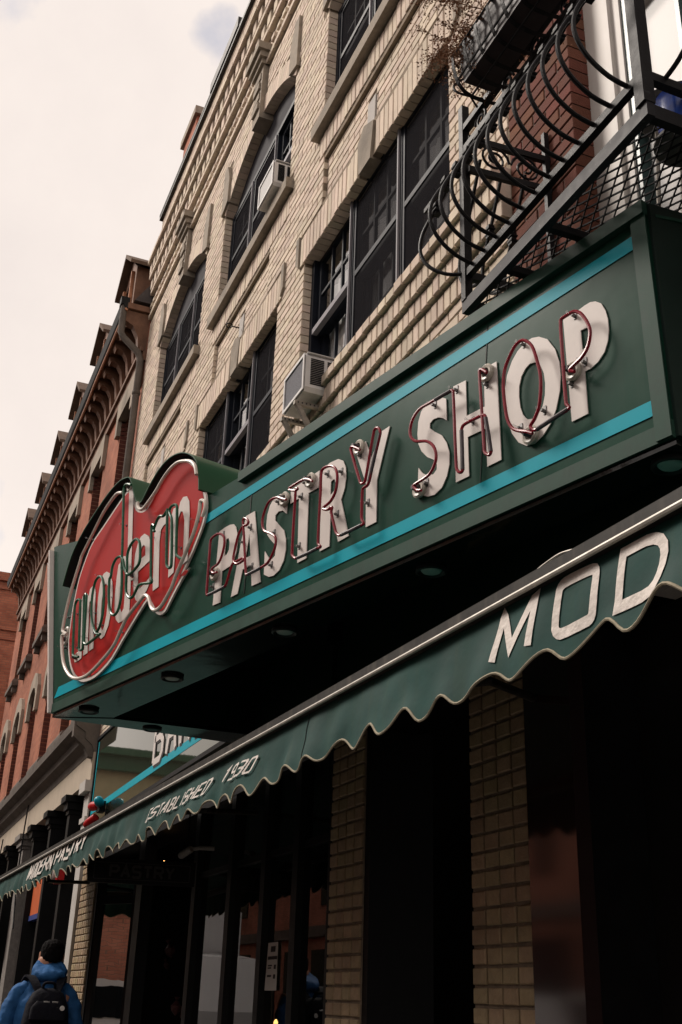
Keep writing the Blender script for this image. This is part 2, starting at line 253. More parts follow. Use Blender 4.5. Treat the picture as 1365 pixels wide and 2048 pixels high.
# ------------------------------------------------------------------ mesh builder
class MB:
    def __init__(s): s.v = []; s.f = []; s.a = []; s.sm = False
    def add(s, vs, fs, r=0.0):
        o = len(s.v); s.v += [Vector(v) for v in vs]
        for f in fs: s.f.append([i+o for i in f]); s.a.append(r)
        return s
    def obox(s, o, a, b, c, r=0.0):
        o, a, b, c = map(Vector, (o, a, b, c))
        vs = [o, o+a, o+a+b, o+b, o+c, o+a+c, o+a+b+c, o+b+c]
        return s.add(vs, [(0, 3, 2, 1), (4, 5, 6, 7), (0, 1, 5, 4), (1, 2, 6, 5), (2, 3, 7, 6), (3, 0, 4, 7)], r)
    def box(s, x0, x1, y0, y1, z0, z1, r=0.0):
        return s.obox((x0, y0, z0), (x1-x0, 0, 0), (0, y1-y0, 0), (0, 0, z1-z0), r)
    def prism(s, loops, vec):
        vec = Vector(vec); loops = [[Vector(p) for p in l] for l in loops]
        n = sum(len(l) for l in loops); flat = [p for l in loops for p in l]
        tr = tessellate_polygon(loops)
        fs = [tuple(t) for t in tr] + [tuple(i+n for i in reversed(t)) for t in tr]
        k = 0
        for l in loops:
            m = len(l)
            for i in range(m):
                j = (i+1) % m; fs.append((k+i, k+j, k+j+n, k+i+n))
            k += m
        return s.add(flat+[p+vec for p in flat], fs)
    def tube(s, path, r, seg=8, closed=False):
        P = [Vector(p) for p in path]; n = len(P); rs = r if isinstance(r, (list, tuple)) else [r]*n
        vs = []; nrm = None
        for i in range(n):
            if closed: t = P[(i+1) % n]-P[i-1]
            else: t = P[min(i+1, n-1)]-P[max(i-1, 0)]
            if t.length < 1e-9: t = Vector((0, 0, 1))
            t.normalize()
            if nrm is None:
                nrm = t.orthogonal().normalized()
            else:
                nrm = nrm - t*nrm.dot(t)
                nrm = nrm.normalized() if nrm.length > 1e-6 else t.orthogonal().normalized()
            b = t.cross(nrm)
            for k in range(seg):
                a = 2*math.pi*k/seg; vs.append(P[i]+(nrm*math.cos(a)+b*math.sin(a))*rs[i])
        fs = []
        for i in range(n if closed else n-1):
            j = (i+1) % n
            for k in range(seg):
                l = (k+1) % seg; fs.append((i*seg+k, i*seg+l, j*seg+l, j*seg+k))
        if not closed: fs += [tuple(reversed(range(seg))), tuple((n-1)*seg+k for k in range(seg))]
        s.sm = True
        return s.add(vs, fs)
    def lathe(s, prof, c, ax=(0, 0, 1), seg=20):
        c = Vector(c); ax = Vector(ax).normalized(); u = ax.orthogonal().normalized(); w = ax.cross(u)
        vs = []; fs = []; n = len(prof)
        for r, h in prof:
            for k in range(seg):
                a = 2*math.pi*k/seg; vs.append(c+ax*h+(u*math.cos(a)+w*math.sin(a))*max(r, 1e-4))
        for i in range(n-1):
            for k in range(seg):
                l = (k+1) % seg; fs.append((i*seg+k, i*seg+l, (i+1)*seg+l, (i+1)*seg+k))
        fs += [tuple(reversed(range(seg))), tuple((n-1)*seg+k for k in range(seg))]
        return s.add(vs, fs)
    def loft(s, rings):
        m = len(rings[0]); vs = [p for r in rings for p in r]; fs = []
        for i in range(len(rings)-1):
            for k in range(m):
                l = (k+1) % m; fs.append((i*m+k, i*m+l, (i+1)*m+l, (i+1)*m+k))
        fs += [tuple(reversed(range(m))), tuple((len(rings)-1)*m+k for k in range(m))]
        s.sm = True
        return s.add(vs, fs)
    def mesh(s, name, mat, smooth=None, flip=True):
        me = bpy.data.meshes.new(name); me.from_pydata([tuple(v) for v in s.v], [], s.f)
        if any(s.a):
            at = me.attributes.new('rnd', 'FLOAT', 'FACE'); at.data.foreach_set('value', s.a)
        if flip:
            bm = bmesh.new(); bm.from_mesh(me); bmesh.ops.recalc_face_normals(bm, faces=bm.faces); bm.to_mesh(me); bm.free()
        me.materials.append(M[mat])
        if s.sm if smooth is None else smooth:
            me.polygons.foreach_set('use_smooth', [True]*len(me.polygons))
            try: me.set_sharp_from_angle(angle=R(40))
            except Exception: pass
        return me
    def build(s, name, mat, parent=None, smooth=None, kind=None, label=None, flip=True):
        o = bpy.data.objects.new(name, s.mesh(name, mat, smooth, flip)); col.objects.link(o)
        if parent is not None:
            o.parent = parent
            if parent.type == 'EMPTY': o.matrix_parent_inverse = Matrix.Translation(-parent.location)
        if kind: o['kind'] = kind
        if label: o['label'] = label
        return o
def thing(name, loc, label, cat, group=None):
    o = bpy.data.objects.new(name, None); o.empty_display_size = 0.1; o.location = loc; col.objects.link(o)
    o['label'] = label; o['category'] = cat
    if group: o['group'] = group
    return o
def tag(o, label, cat, group=None):
    o['label'] = label; o['category'] = cat
    if group: o['group'] = group
    return o
def smooth_path(pts, sub=4, closed=False):
    P = [Vector(p) for p in pts]; n = len(P); out = []
    for i in range(n if closed else n-1):
        p0 = P[i-1] if (closed or i > 0) else P[i]; p1 = P[i]; p2 = P[(i+1) % n]; p3 = P[(i+2) % n] if (closed or i+2 < n) else p2
        for k in range(sub):
            t = k/sub
            # centripetal-ish: limit tangents so tight bends do not overshoot
            d = (p2-p1).length; m1 = (p2-p0)*0.5; m2 = (p3-p1)*0.5
            if m1.length > d: m1 = m1*(d/m1.length)
            if m2.length > d: m2 = m2*(d/m2.length)
            h00 = 2*t**3-3*t**2+1; h10 = t**3-2*t**2+t; h01 = -2*t**3+3*t**2; h11 = t**3-t**2
            out.append(p1*h00+m1*h10+p2*h01+m2*h11)
    if not closed: out.append(P[-1])
    return out
def ribbon2(pts, w, closed=False):
    P = [Vector((p[0], p[1])) for p in pts]; n = len(P); Lf = []; Rt = []
    for i in range(n):
        a = P[i-1] if (closed or i > 0) else None; b = P[(i+1) % n] if (closed or i < n-1) else None
        d1 = (P[i]-a).normalized() if a is not None else None; d2 = (b-P[i]).normalized() if b is not None else None
        if d1 is None: d1 = d2
        if d2 is None: d2 = d1
        n1 = Vector((-d1.y, d1.x)); n2 = Vector((-d2.y, d2.x)); mm = n1+n2
        if mm.length < 1e-6: mm = n1
        mm.normalize(); k = w/2/max(0.35, mm.dot(n1))
        Lf.append(P[i]+mm*k); Rt.append(P[i]-mm*k)
    return Lf, Rt
def in_frame(p, pad=20):
    x, y, w = proj(p); return w > 0 and -pad < x < 1365+pad and -pad < y < 2048+pad
# ================================================================== ground
def struct(o): o['kind'] = 'structure'; return o
m = MB(); m.add([(-120, -2.6, G), (60, -2.6, G), (60, 8, G), (-120, 8, G)], [(0, 1, 2, 3)]); struct(m.build('pavement', 'paving'))
m = MB(); m.box(-120, 60, -2.75, -2.603, G-0.13, G+0.004); struct(m.build('kerb', 'palestone'))
m = MB(); m.add([(-300, -300, G-0.13), (300, -300, G-0.13), (300, -2.6, G-0.13), (-300, -2.6, G-0.13)], [(0, 1, 2, 3)]); struct(m.build('road', 'asphalt'))
m = MB(); m.add([(-300, -2.6, G-0.16), (300, -2.6, G-0.16), (300, 300, G-0.16), (-300, 300, G-0.16)], [(0, 1, 2, 3)]); struct(m.build('ground', 'asphalt'))
m = MB(); m.box(-120, 60, -13.2, -10.6, G-0.125, G); struct(m.build('pavement', 'paving'))
m = MB(); m.box(-120, 60, -6.75, -6.62, G-0.129, G-0.124); m.box(-120, 60, -6.5, -6.37, G-0.129, G-0.124); struct(m.build('road_marking', 'roadline'))

# ================================================================== beige brick building
BX0, BX1, BZ0, BZ1 = -12.95, -3.56, 3.16, 11.95
bld = thing('brick_building', (-8.3, 0.2, G), 'three-storey cream brick building with arched top windows above the bakery sign', 'building')
W2F = [(-12.42, -10.07), (-9.45, -7.13), (-6.52, -4.17)]     # second floor openings
W3F = [(-11.98, -9.88), (-9.17, -7.03), (-6.24, -4.10)]      # third floor openings
SPR, CRN = 9.20, 9.62
def arc(x0, x1):
    a = (x1-x0)/2-0.0; h = CRN-SPR; r = (a*a+h*h)/(2*h); return (x0+x1)/2, CRN-r, r
def arch_loop(x0, x1, zb, e):
    cx, cz, r = arc(x0, x1); pts = [(x0-e, zb-e), (x1+e, zb-e), (x1+e, SPR)]
    for k in range(1, 16):
        a0 = math.asin(((x1-x0)/2)/r); a = a0-2*a0*k/16; pts.append((cx+(r+e)*math.sin(a), cz+(r+e)*math.cos(a)))
    pts.append((x0-e, SPR)); return pts
outer = [(BX0, BZ0), (BX1, BZ0), (BX1, BZ1-0.02), (BX0, BZ1-0.02)]
loops = [outer]
for a, b in W2F: loops.append([(a-.012, 5.33), (b+.012, 5.33), (b+.012, 6.812), (a-.012, 6.812)])
for a, b in W2F: loops.append([(a+.325, 7.128), (b-.325, 7.128), (b-.325, 7.562), (a+.325, 7.562)])
for a, b in W3F: loops.append(arch_loop(a, b, 7.93, .012))
m = MB(); m.prism([[Vector((x, 0.008, z)) for x, z in l] for l in loops], (0, 0.3, 0))
wall = m.build('wall', 'mortar', bld)
for a, b in W2F: m = MB(); m.box(a+.327, b-.327, .046, .2, 7.130, 7.560); m.build('panel_backing', 'mortar', wall)
bricks = []   # (x0,x1,z0,z1,yfront,depth,kind)
CO, LN, J = 0.069, 0.21, 0.0085
def cut_iv(iv, a, b):
    out = []
    for p, q in iv:
        if b <= p or a >= q: out.append((p, q)); continue
        if a > p: out.append((p, a))
        if b < q: out.append((b, q))
    return out
def field(x0, x1, z0, z1, y, cuts, depth=0.11, bond=LN):
    n0 = math.floor(z0/CO+0.5); n1 = math.ceil(z1/CO)
    for i in range(n0, n1+1):
        za, zb = max(z0, i*CO), min(z1, (i+1)*CO)
        if zb-za < 0.02: continue
        iv = [(x0, x1)]
        for c in cuts:
            r = c(za, zb)
            if r: iv = cut_iv(iv, *r)
        off = (bond/2 if i % 2 else 0)
        for p, q in iv:
            k = math.floor((p-off)/bond)
            while k*bond+off < q:
                a, b = max(p, k*bond+off), min(q, (k+1)*bond+off); k += 1
                if b-a > 0.012: bricks.append((a+J/2*(a > p+1e-6), b-J/2*(b < q-1e-6), za+J/2, zb-J/2, y, depth))
                elif b-a > 1e-3 and bricks: pass
def rect(a, b, z0, z1): return lambda za, zb: (a, b) if (zb > z0+0.01 and za < z1-0.01) else None
def archcut(x0, x1, zb_, e):
    cx, cz, r = arc(x0, x1)
    def f(za, zb):
        if zb < zb_: return None
        zm = (za+zb)/2
        if zm < SPR: return (x0, x1)
        dz = zm-cz
        if dz >= r+e: return None
        w = math.sqrt((r+e)**2-dz*dz); w = min(w, (x1-x0)/2+e*0.55); return (cx-w, cx+w)
    return f
cuts = []
def soldiers(x0, x1, z0, z1, y, pitch=0.071, depth=0.11, skip=None):
    n = max(1, round((x1-x0)/pitch)); w = (x1-x0)/n
    for k in range(n):
        a, b = x0+k*w, x0+(k+1)*w
        if skip and b > skip[0] and a < skip[1]: continue
        d = random.uniform(-.006, .006)
        bricks.append((a+J/2, b-J/2, z0, z1+d, y+random.uniform(-.002, .002), depth))
for a, b in W2F:
    cuts += [rect(a, b, 5.2, 6.80), rect(a-.10, b+.10, 6.80, 7.07)]
    c = (a+b)/2
    soldiers(a-.10, b+.10, 6.80, 7.07, -0.004, skip=(c-.11, c+.09))
    # recessed panel below the sill
    cuts.append(rect(a+.33, b-.33, 7.11, 7.57)); cuts.append(rect(c-.07, c+.07, 7.07, 7.40))
    field(a+.33, b-.33, 7.14, 7.55, 0.035, [rect(c-.07, c+.07, 7.07, 7.40)], depth=0.05)
for a, b in W3F:
    cuts += [archcut(a, b, 7.9, 0.215), rect(a-.12, b+.12, 7.81, 7.95), rect(a-.05, b+.05, 7.60, 7.81)]
    soldiers(a-.05, b+.05, 7.605, 7.81, -0.002)
    cx = (a+b)/2
    cuts += [rect(cx-.17, cx+.17, 9.6, 10.5), rect(a-.08, a+.14, 9.3, 9.85), rect(b-.14, b+.08, 9.3, 9.85)]
BELT = [(5.275, 5.34, -0.10, 0.11), (5.15, 5.262, -0.072, 0.073), (5.035, 5.137, -0.045, 0.073), (4.90, 5.02, -0.018, 0.073)]
cuts.append(rect(BX0, BX1, 4.895, 5.345))
for z0, z1, y, p in BELT: soldiers(BX0, BX1, z0, z1, y, pitch=p, depth=0.2)
cuts += [rect(BX0, BX1, 10.2, 10.27), rect(BX0, BX1, 10.6, 11.17)]
field(BX0, BX1, BZ0, BZ1, 0.0, cuts)
def rowband(z0, z1, y, pitch, gap=0): 
    n = round((BX1-BX0)/pitch)
    for k in range(n):
        a = BX0+k*pitch
        bricks.append((a+J/2, a+pitch-J/2-gap, z0, z1, y, 0.2))
rowband(10.2, 10.265, -0.035, 0.21); rowband(10.6, 10.665, -0.05, 0.21); rowband(10.675, 10.84, -0.055, 0.2, 0.085); rowband(10.85, 10.915, -0.09, 0.21)
rowband(10.925, 11.09, -0.095, 0.2, 0.085); rowband(11.1, 11.165, -0.135, 0.21)
rowband(10.38, 10.44, -0.03, 0.16, 0.06)
# the largest in view become parts of their own, the rest one mesh
def brick_unit(w, d, h):
    mb = MB(); e = 0.004
    vs = [(-w/2, d, -h/2), (w/2, d, -h/2), (w/2, d, h/2), (-w/2, d, h/2), (-w/2, e, -h/2), (w/2, e, -h/2), (w/2, e, h/2), (-w/2, e, h/2), (-w/2+e, 0, -h/2+e), (w/2-e, 0, -h/2+e), (w/2-e, 0, h/2-e), (-w/2+e, 0, h/2-e)]
    fs = [(0, 3, 2, 1)]+[(i, (i+1) % 4, 4+(i+1) % 4, 4+i) for i in range(4)]+[(4+i, 4+(i+1) % 4, 8+(i+1) % 4, 8+i) for i in range(4)]+[(8, 9, 10, 11)]
    return mb.add(vs, fs)
def scatter_bricks(lst, parent, mat, name, vis, limit=290, key=None):
    cand = []
    for i, b in enumerate(lst):
        c = Vector(((b[0]+b[1])/2, b[4], (b[2]+b[3])/2))
        if vis(c): cand.append(((b[1]-b[0])*(b[3]-b[2])/((c-CAM).length**3)*abs(c.y-CAM.y), i))
    cand.sort(reverse=True); chosen = set(i for _, i in cand[:limit]); cache = {}; rest = MB()
    for i, b in enumerate(lst):
        w, h, d = b[1]-b[0], b[3]-b[2], b[5]
        if i in chosen:
            k = (round(w, 2), round(h, 3), round(d, 3))
            if k not in cache: cache[k] = brick_unit(k[0], k[2], k[1]).mesh(name, mat)
            o = bpy.data.objects.new(name, cache[k]); col.objects.link(o); o.parent = parent
            if parent.type == 'EMPTY': o.matrix_parent_inverse = Matrix.Translation(-parent.location)
            o.location = ((b[0]+b[1])/2, b[4]+random.uniform(-.0015, .0015), (b[2]+b[3])/2)
            o.rotation_euler = (random.uniform(-.008, .008), 0, random.uniform(-.006, .006)); o.scale = (w/k[0], 1, h/k[1])
        else:
            u = brick_unit(w, d, h); o = Vector(((b[0]+b[1])/2, b[4]+random.uniform(-.002, .002), (b[2]+b[3])/2))
            rest.add([v+o for v in u.v], u.f, random.random())
    if rest.v: rest.build(name if False else 'brickwork', mat, parent, kind='stuff')
def vis_beige(c):
    x, y, w = proj(c)
    if not (0 < x < 1365 and 0 < y < 2048): return False
    return y < 945-0.676*(x-490)-5 and not (x > 945 and y < 560)
scatter_bricks(bricks, wall, 'beige', 'brick', vis_beige)
# voussoirs of the three arches
for a, b in W3F:
    cx, cz, r = arc(a, b); a0 = math.asin(((b-a)/2)/r); n = int(2*a0*(r+.1)/0.074); mb = MB()
    for k in range(n):
        t0 = -a0+2*a0*k/n+.002; t1 = -a0+2*a0*(k+1)/n-.002
        q = [(cx+rr*math.sin(t), -0.004, cz+rr*math.cos(t)) for rr, t in ((r, t0), (r, t1), (r+.2, t1), (r+.2, t0))]
        rr_ = random.random(); o = len(mb.v)
        vs = [Vector(p) for p in q]+[Vector(p)+Vector((0, .2, 0)) for p in q]
        mb.add(vs, [(0, 1, 2, 3), (4, 7, 6, 5), (0, 4, 5, 1), (1, 5, 6, 2), (2, 6, 7, 3), (3, 7, 4, 0)], rr_)
    mb.build('brick_arch', 'beige', wall, kind='stuff')
    # skewbacks, keystone, console, sill
    for xa, xb, sg in ((a-.08, a+.13, 1), (b-.13, b+.08, -1)):
        mb = MB(); mb.prism([[(xa, -.03, 9.24), (xb, -.03, 9.30), (xb, -.03, 9.62), ((xa+xb)/2, -.03, 9.85), (xa, -.03, 9.85)] if sg > 0 else [(xa, -.03, 9.30), (xb, -.03, 9.24), (xb, -.03, 9.85), ((xa+xb)/2, -.03, 9.85), (xa, -.03, 9.62)]], (0, .12, 0)); mb.build('skewback', 'concrete', wall)
    mb = MB(); mb.prism([[(cx-.11, -.05, 9.54), (cx+.11, -.05, 9.54), (cx+.14, -.05, 10.2), (cx-.14, -.05, 10.2)]], (0, .3, 0))
    ks = mb.build('keystone', 'concrete', wall)
    mb = MB()
    for z0, z1, w, y in ((10.2, 10.26, .16, -.08), (10.26, 10.33, .19, -.11), (10.33, 10.42, .22, -.14)): mb.box(cx-w, cx+w, y, 0.02, z0, z1-.0015)
    for k in range(4): mb.box(cx-.09, cx+.09, -.072+.010*(k % 2), -.045, 9.66+k*.13, 9.74+k*.13)
    mb.build('console', 'concrete', wall)
    mb = MB(); mb.prism([[(a-.11, -.065, 7.83), (b+.11, -.065, 7.83), (b+.11, -.065, 7.935), (a-.11, -.065, 7.945)]], (0, .3, 0)); mb.build('sill', 'concrete', wall)
for a, b in W2F:
    c = (a+b)/2-.01
    mb = MB(); mb.prism([[(c-.10, -.012, 6.795), (c+.09, -.012, 6.795), (c+.135, -.012, 7.09), (c-.03, -.012, 7.17), (c-.135, -.012, 7.09)]], (0, .2, 0)); mb.build('keystone', 'concrete', wall)
    mb = MB(); mb.prism([[(c-.06, .028, 7.16), (c+.06, .028, 7.16), (c+.075, .028, 7.40), (c-.06, .028, 7.40)]], (0, .1, 0)); mb.build('keystone', 'palestone', wall)
    mb = MB(); mb.prism([[(a-.16, -.02, 6.86), (a-.10, -.02, 6.80), (a-.10, -.02, 7.10), (a-.16, -.02, 7.10)]], (0, .1, 0)); mb.build('springer_stone', 'concrete', wall); mb = MB(); mb.prism([[(b+.10, -.02, 6.80), (b+.16, -.02, 6.86), (b+.16, -.02, 7.10), (b+.10, -.02, 7.10)]], (0, .1, 0)); mb.build('springer_stone', 'concrete', wall)
# parapet flashing
mb = MB(); mb.box(BX0-.02, BX1, -.045, .36, 11.93, 11.99); mb.box(BX0-.02, -10.3, -.05, .3, 11.992, 12.03); mb.build('parapet_flashing', 'awbar', bld)
mb = MB(); mb.box(-10.35, -9.2, -.06, .3, 11.992, 12.14); mb.build('parapet_cap', 'awbar', bld)
# building body behind the facade
mb = MB(); mb.box(BX0, BX1, 0.9, 9, 3.6, 11.6); mb.build('building_body', 'redwall', bld)
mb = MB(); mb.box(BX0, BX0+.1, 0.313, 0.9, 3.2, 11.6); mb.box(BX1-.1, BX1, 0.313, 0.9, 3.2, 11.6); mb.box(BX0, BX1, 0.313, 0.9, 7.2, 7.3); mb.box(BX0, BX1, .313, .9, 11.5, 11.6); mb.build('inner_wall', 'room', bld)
# ---- windows
def rectframe(mb, x0, x1, z0, z1, y0, y1, w, wb=None):
    wb = wb or w
    mb.box(x0, x0+w, y0, y1, z0, z1); mb.box(x1-w, x1, y0, y1, z0, z1); mb.box(x0+w, x1-w, y0, y1, z1-w, z1); mb.box(x0+w, x1-w, y0, y1, z0, z0+wb)
def sash(win, x0, x1, z0, z1, y, nx=3, nz=2, mat='darkframe', gmat='glass'):
    mb = MB(); rectframe(mb, x0, x1, z0, z1, y, y+.04, .045, .05)
    fr = mb.build('sash', mat, win)
    ix0, ix1, iz0, iz1 = x0+.045, x1-.045, z0+.05, z1-.045
    mb = MB()
    for k in range(1, nx): c = ix0+(ix1-ix0)*k/nx; mb.box(c-.011, c+.011, y+.006, y+.03, iz0, iz1)
    for k in range(1, nz):
        c = iz0+(iz1-iz0)*k/nz
        for j in range(nx):
            pa = ix0+(ix1-ix0)*j/nx+(.011 if j else 0); pb = ix0+(ix1-ix0)*(j+1)/nx-(.011 if j < nx-1 else 0); mb.box(pa, pb, y+.007, y+.029, c-.011, c+.011)
    mb.build('muntin', mat, win)
    for i in range(nx):
        for k in range(nz):
            a, b = ix0+(ix1-ix0)*i/nx, ix0+(ix1-ix0)*(i+1)/nx; c, d = iz0+(iz1-iz0)*k/nz, iz0+(iz1-iz0)*(k+1)/nz
            t = random.uniform(-.0012, .0012); t2 = random.uniform(-.0012, .0012)
            mb = MB(); mb.add([(a, y+.018+t, c), (b, y+.018-t, c), (b, y+.018-t+t2, d), (a, y+.018+t+t2, d)], [(0, 1, 2, 3)]); mb.build('pane', gmat, win, flip=False)
def window(x0, x1, z0, z1, Y, kinds, curt, top=None):
    mb = MB(); n = len(kinds); w = (x1-x0)/n
    rectframe(mb, x0, x1, z0, z1, Y-.02, Y+.12, .05)
    win = mb.build('window', 'darkframe', bld)
    mb = MB()
    for k in range(1, n): mb = MB(); mb.box(x0+k*w-.03, x0+k*w+.03, Y-.018, Y+.118, z0+.05, z1-.05); mb.build('mullion', 'darkframe', win)
    for k in range(1, n):
        mb = MB(); mb.box(x0+k*w-.007, x0+k*w+.007, Y-.034, Y-.0185, z0+.052, z1-.052); mb.build('mullion_strip', 'greyframe', win)
    zm = z0+(z1-z0)*.53
    for k, kd in enumerate(kinds):
        a, b = x0+k*w+(.05 if k == 0 else .03), x0+(k+1)*w-(.05 if k == n-1 else .03)
        sash(win, a, b, zm-.025, z1-.05, Y+.02)
        zl = z0+.05 if kd != 'ac' else z0+.05
        sash(win, a, b, zl, zm+.025, Y+.065)
        if kd == 'screen':
            mb = MB(); rectframe(mb, a, b, z0+.05, z1-.05, Y-.012, Y+.004, .028); mb.build('screen_frame', 'darkframe', win)
            mb = MB(); mb.add([(a+.02, Y-.004, z0+.06), (b-.02, Y-.004, z0+.06), (b-.02, Y-.004, z1-.06), (a+.02, Y-.004, z1-.06)], [(0, 1, 2, 3)]); mb.build('insect_screen', 'screen', win, flip=False)
            mb = MB(); mb.box(a+.03, b-.03, Y-.012, Y-.0005, zm-.02, zm+.02); mb.build('screen_bar', 'darkframe', win)
        elif kd in ('clear', 'ac'):
            mb = MB(); mb.box(a+.01, b-.01, Y-.02, Y+.02, zm-.03, zm+.015); mb.build('meeting_rail', 'greyframe', win)
        cz = curt[k]
        if cz:
            mb = MB(); mb.add([], [])
            nn = 24
            vs = []; 
            for q in range(nn+1):
                xx = a+(b-a)*q/nn; yy = Y+.125+.010*math.sin(q*1.9+k); vs += [(xx, yy, z0+cz[0]*(z1-z0)), (xx, yy, z0+cz[1]*(z1-z0))]
            mb.add(vs, [(2*q, 2*q+2, 2*q+3, 2*q+1) for q in range(nn)]); mb.build('curtain', 'curtain', win, smooth=True, flip=False)
    return win
for i, (a, b) in enumerate(W2F):
    kinds = [('screen', 'clear', 'screen'), ('screen', 'clear', 'screen'), ('ac', 'screen', 'screen')][i]
    curt = [(None, (.2, .75), None), (None, (0.05, .8), (.45, .7)), ((0.05, .80), (.2, .80), (.25, .80))][i]
    window(a+.004, b-.004, 5.345, 6.86, 0.085, kinds, curt)
for i, (a, b) in enumerate(W3F):
    window(a+.004, b-.004, 7.95, 9.19, 0.10, [('screen',)*3, ('screen', 'screen', 'ac'), ('screen',)*3][i], [(None,)*3, (None, (.4, .7), (.3, .95)), ((.5, .8), (.4, .8), None)][i])
    lp = [p for p in arch_loop(a, b, 9.02, .0) if p[1] > 9.0]
    lp = [(a+.002, 9.195), (b-.002, 9.195)]+[p for p in arch_loop(a, b, 9.02, -.002)[3:-1]]
    mb = MB(); mb.prism([[Vector((x, .10, z)) for x, z in lp]], (0, .05, 0)); mb.build('arch_board', 'infill', bld)
# eye bolt on the wall
p = wp(475, 655, -0.01); tip = wp(462, 655, -0.06)
hk = thing('eye_bolt', p, 'small iron eye bolt sticking out beside a window keystone on the cream brick', 'eye bolt')
mb = MB(); mb.tube([p+Vector((0, .02, 0)), p+Vector((0, -.05, 0))], .006, 6); mb.build('shank', 'iron', hk)
mb = MB(); cc = p+Vector((-.0, -.078, 0)); mb.tube([cc+Vector((.02*math.cos(t), .028*math.sin(t), .02*math.cos(t)*.6)) for t in [2*math.pi*k/14 for k in range(14)]], .005, 6, closed=True); mb.build('ring', 'iron', hk)
# ================================================================== the neon sign
ZB = 3.25
SA = hp(103, 1428, ZB); SB = hp(1356, 872, ZB)
SD = (SB-SA).normalized(); SN = Vector((SD.y, -SD.x, 0))           # along the face, outward
def sp(px, off=0.0): return onp(px, SA+SN*off, SN)
def sps(lst, off=0.0): return [sp(p, off) for p in lst]
sign = thing('neon_shop_sign', (SA+SB)/2*1.0, 'long dark green wedge-shaped neon sign reading modern PASTRY SHOP with turquoise stripes', 'shop sign')
TH = 0.15
face_px = [(106, 1426), (1352, 873), (1293, 410), (490, 948), (420, 990), (330, 1000), (170, 1078), (109, 1094)]
mb = MB(); mb.prism([sps(face_px)], -SN*TH); body = mb.build('sign_face', 'signgreen', sign)
# panel seams
for a, b in (((488, 1187), (504, 975)), ((960, 975), (975, 650))):
    mb = MB(); q = sps([a, (a[0]+1.3, a[1]-.6), (b[0]+1.3, b[1]-.6), b], .0015); mb.prism([q], SN*.001); mb.build('seam', 'hoodblack', body)
# bottom lip and top cap
lip = sps([(106, 1426), (1352, 873), (1330, 838), (110, 1398)], 0.0)
lo, ro = sp((106, 1426)), sp((1352, 873))
mb = MB(); mb.obox(lo-SN*.0+Vector((0, 0, -.004)), (ro-lo), SN*.012, Vector((0, 0, .062))); mb.build('bottom_lip', 'signtrim', body)
tl, tr = sp((486, 950)), sp((1293, 408))
tz = (tl.z+tr.z)/2
mb = MB(); mb.obox(Vector((tl.x, tl.y, tl.z-.048)), tr-tl, SN*.028, Vector((0, 0, .055))); mb.obox(Vector((tl.x, tl.y, tl.z-.0))-SN*.22+Vector((0, 0, -.015)), tr-tl, SN*.219, Vector((0, 0, .02))); mb.build('top_cap', 'signtrim', body)
# right end: edge strip, return to the wall, end plate
er = sp((1352, 873)); et = sp((1293, 410))
mb = MB(); mb.obox(er-SD*.062+SN*.013, SD*.062, SN*.006, (et-er)); mb.build('edge_strip', 'signtrim', body)
mb = MB(); mb.prism([[er, et, Vector((et.x+.02, .25, et.z)), Vector((er.x+.02, .25, er.z))]], SD*.012); mb.build('end_plate', 'underdark', sign)
# left return to the wall, white corner trim
tL = sp((109, 1094)); bL = sp((106, 1426))
mb = MB(); mb.prism([[bL-SN*TH, tL-SN*TH, Vector((tL.x+.15, .0, tL.z)), Vector((-7.25, .0, bL.z))]], Vector((.22, 0, 0))); mb.build('return_arm', 'underdark', sign)
mb = MB(); mb.obox(bL-SD*.021-SN*.03, SD*.020, SN*.06, tL-bL-Vector((0, 0, .03))); mb.build('corner_trim', 'white', sign)
mb = MB(); mb.obox(bL-SD*.030-SN*.03, SD*.0085, SN*.052, tL-bL-Vector((0, 0, .12))); mb.build('corner_lens', 'white', sign)
# soffit: front strip, return strip, hollow above, back fascia on the wall
i0 = bL-SN*.30+SD*.26; i1 = er-SN*.16
mb = MB(); mb.prism([[bL+Vector((0, 0, -.006)), er+Vector((0, 0, -.006)), Vector((i1.x, i1.y, ZB-.006)), Vector((i0.x, i0.y, ZB-.006))]], Vector((0, 0, -.02))); sof = mb.build('front_soffit', 'soffit', sign)
mb = MB(); mb.prism([[bL+Vector((0, 0, -.006)), Vector((i0.x, i0.y, ZB-.006)), Vector((-6.93, -.03, ZB-.006)), Vector((-7.25, -.03, ZB-.006))]], Vector((0, 0, -.024))); mb.build('return_soffit', 'soffit', sign)
mb = MB(); mb.obox(i0+Vector((0, 0, -.006)), i1-i0, -SN*.01, Vector((0, 0, .4))); mb.build('inner_board', 'underdark', sign)
mb = MB(); mb.obox(Vector((i0.x, i0.y, ZB-.006)), Vector((-6.93-i0.x, -.03-i0.y, 0)), SD*.01, Vector((0, 0, .4))); mb.build('inner_board', 'underdark', sign)
mb = MB(); mb.prism([[Vector((-7.2, -.03, 3.66)), bL+Vector((0, 0, .4)), er+Vector((-.05, 0, .4)), Vector((-2.4, -.03, 3.66))]], Vector((0, 0, .02))); mb.build('inner_lid', 'underdark', sign)
mb = MB(); mb.prism([[Vector((-7.3, .1, 4.10)), bL-SN*.02+Vector((.1, 0, .85)), er-SN*.02+Vector((0, 0, .86)), Vector((-2.36, .1, 4.12))]], Vector((0, 0, .012))); mb.build('top_sheet', 'signtrim', sign)
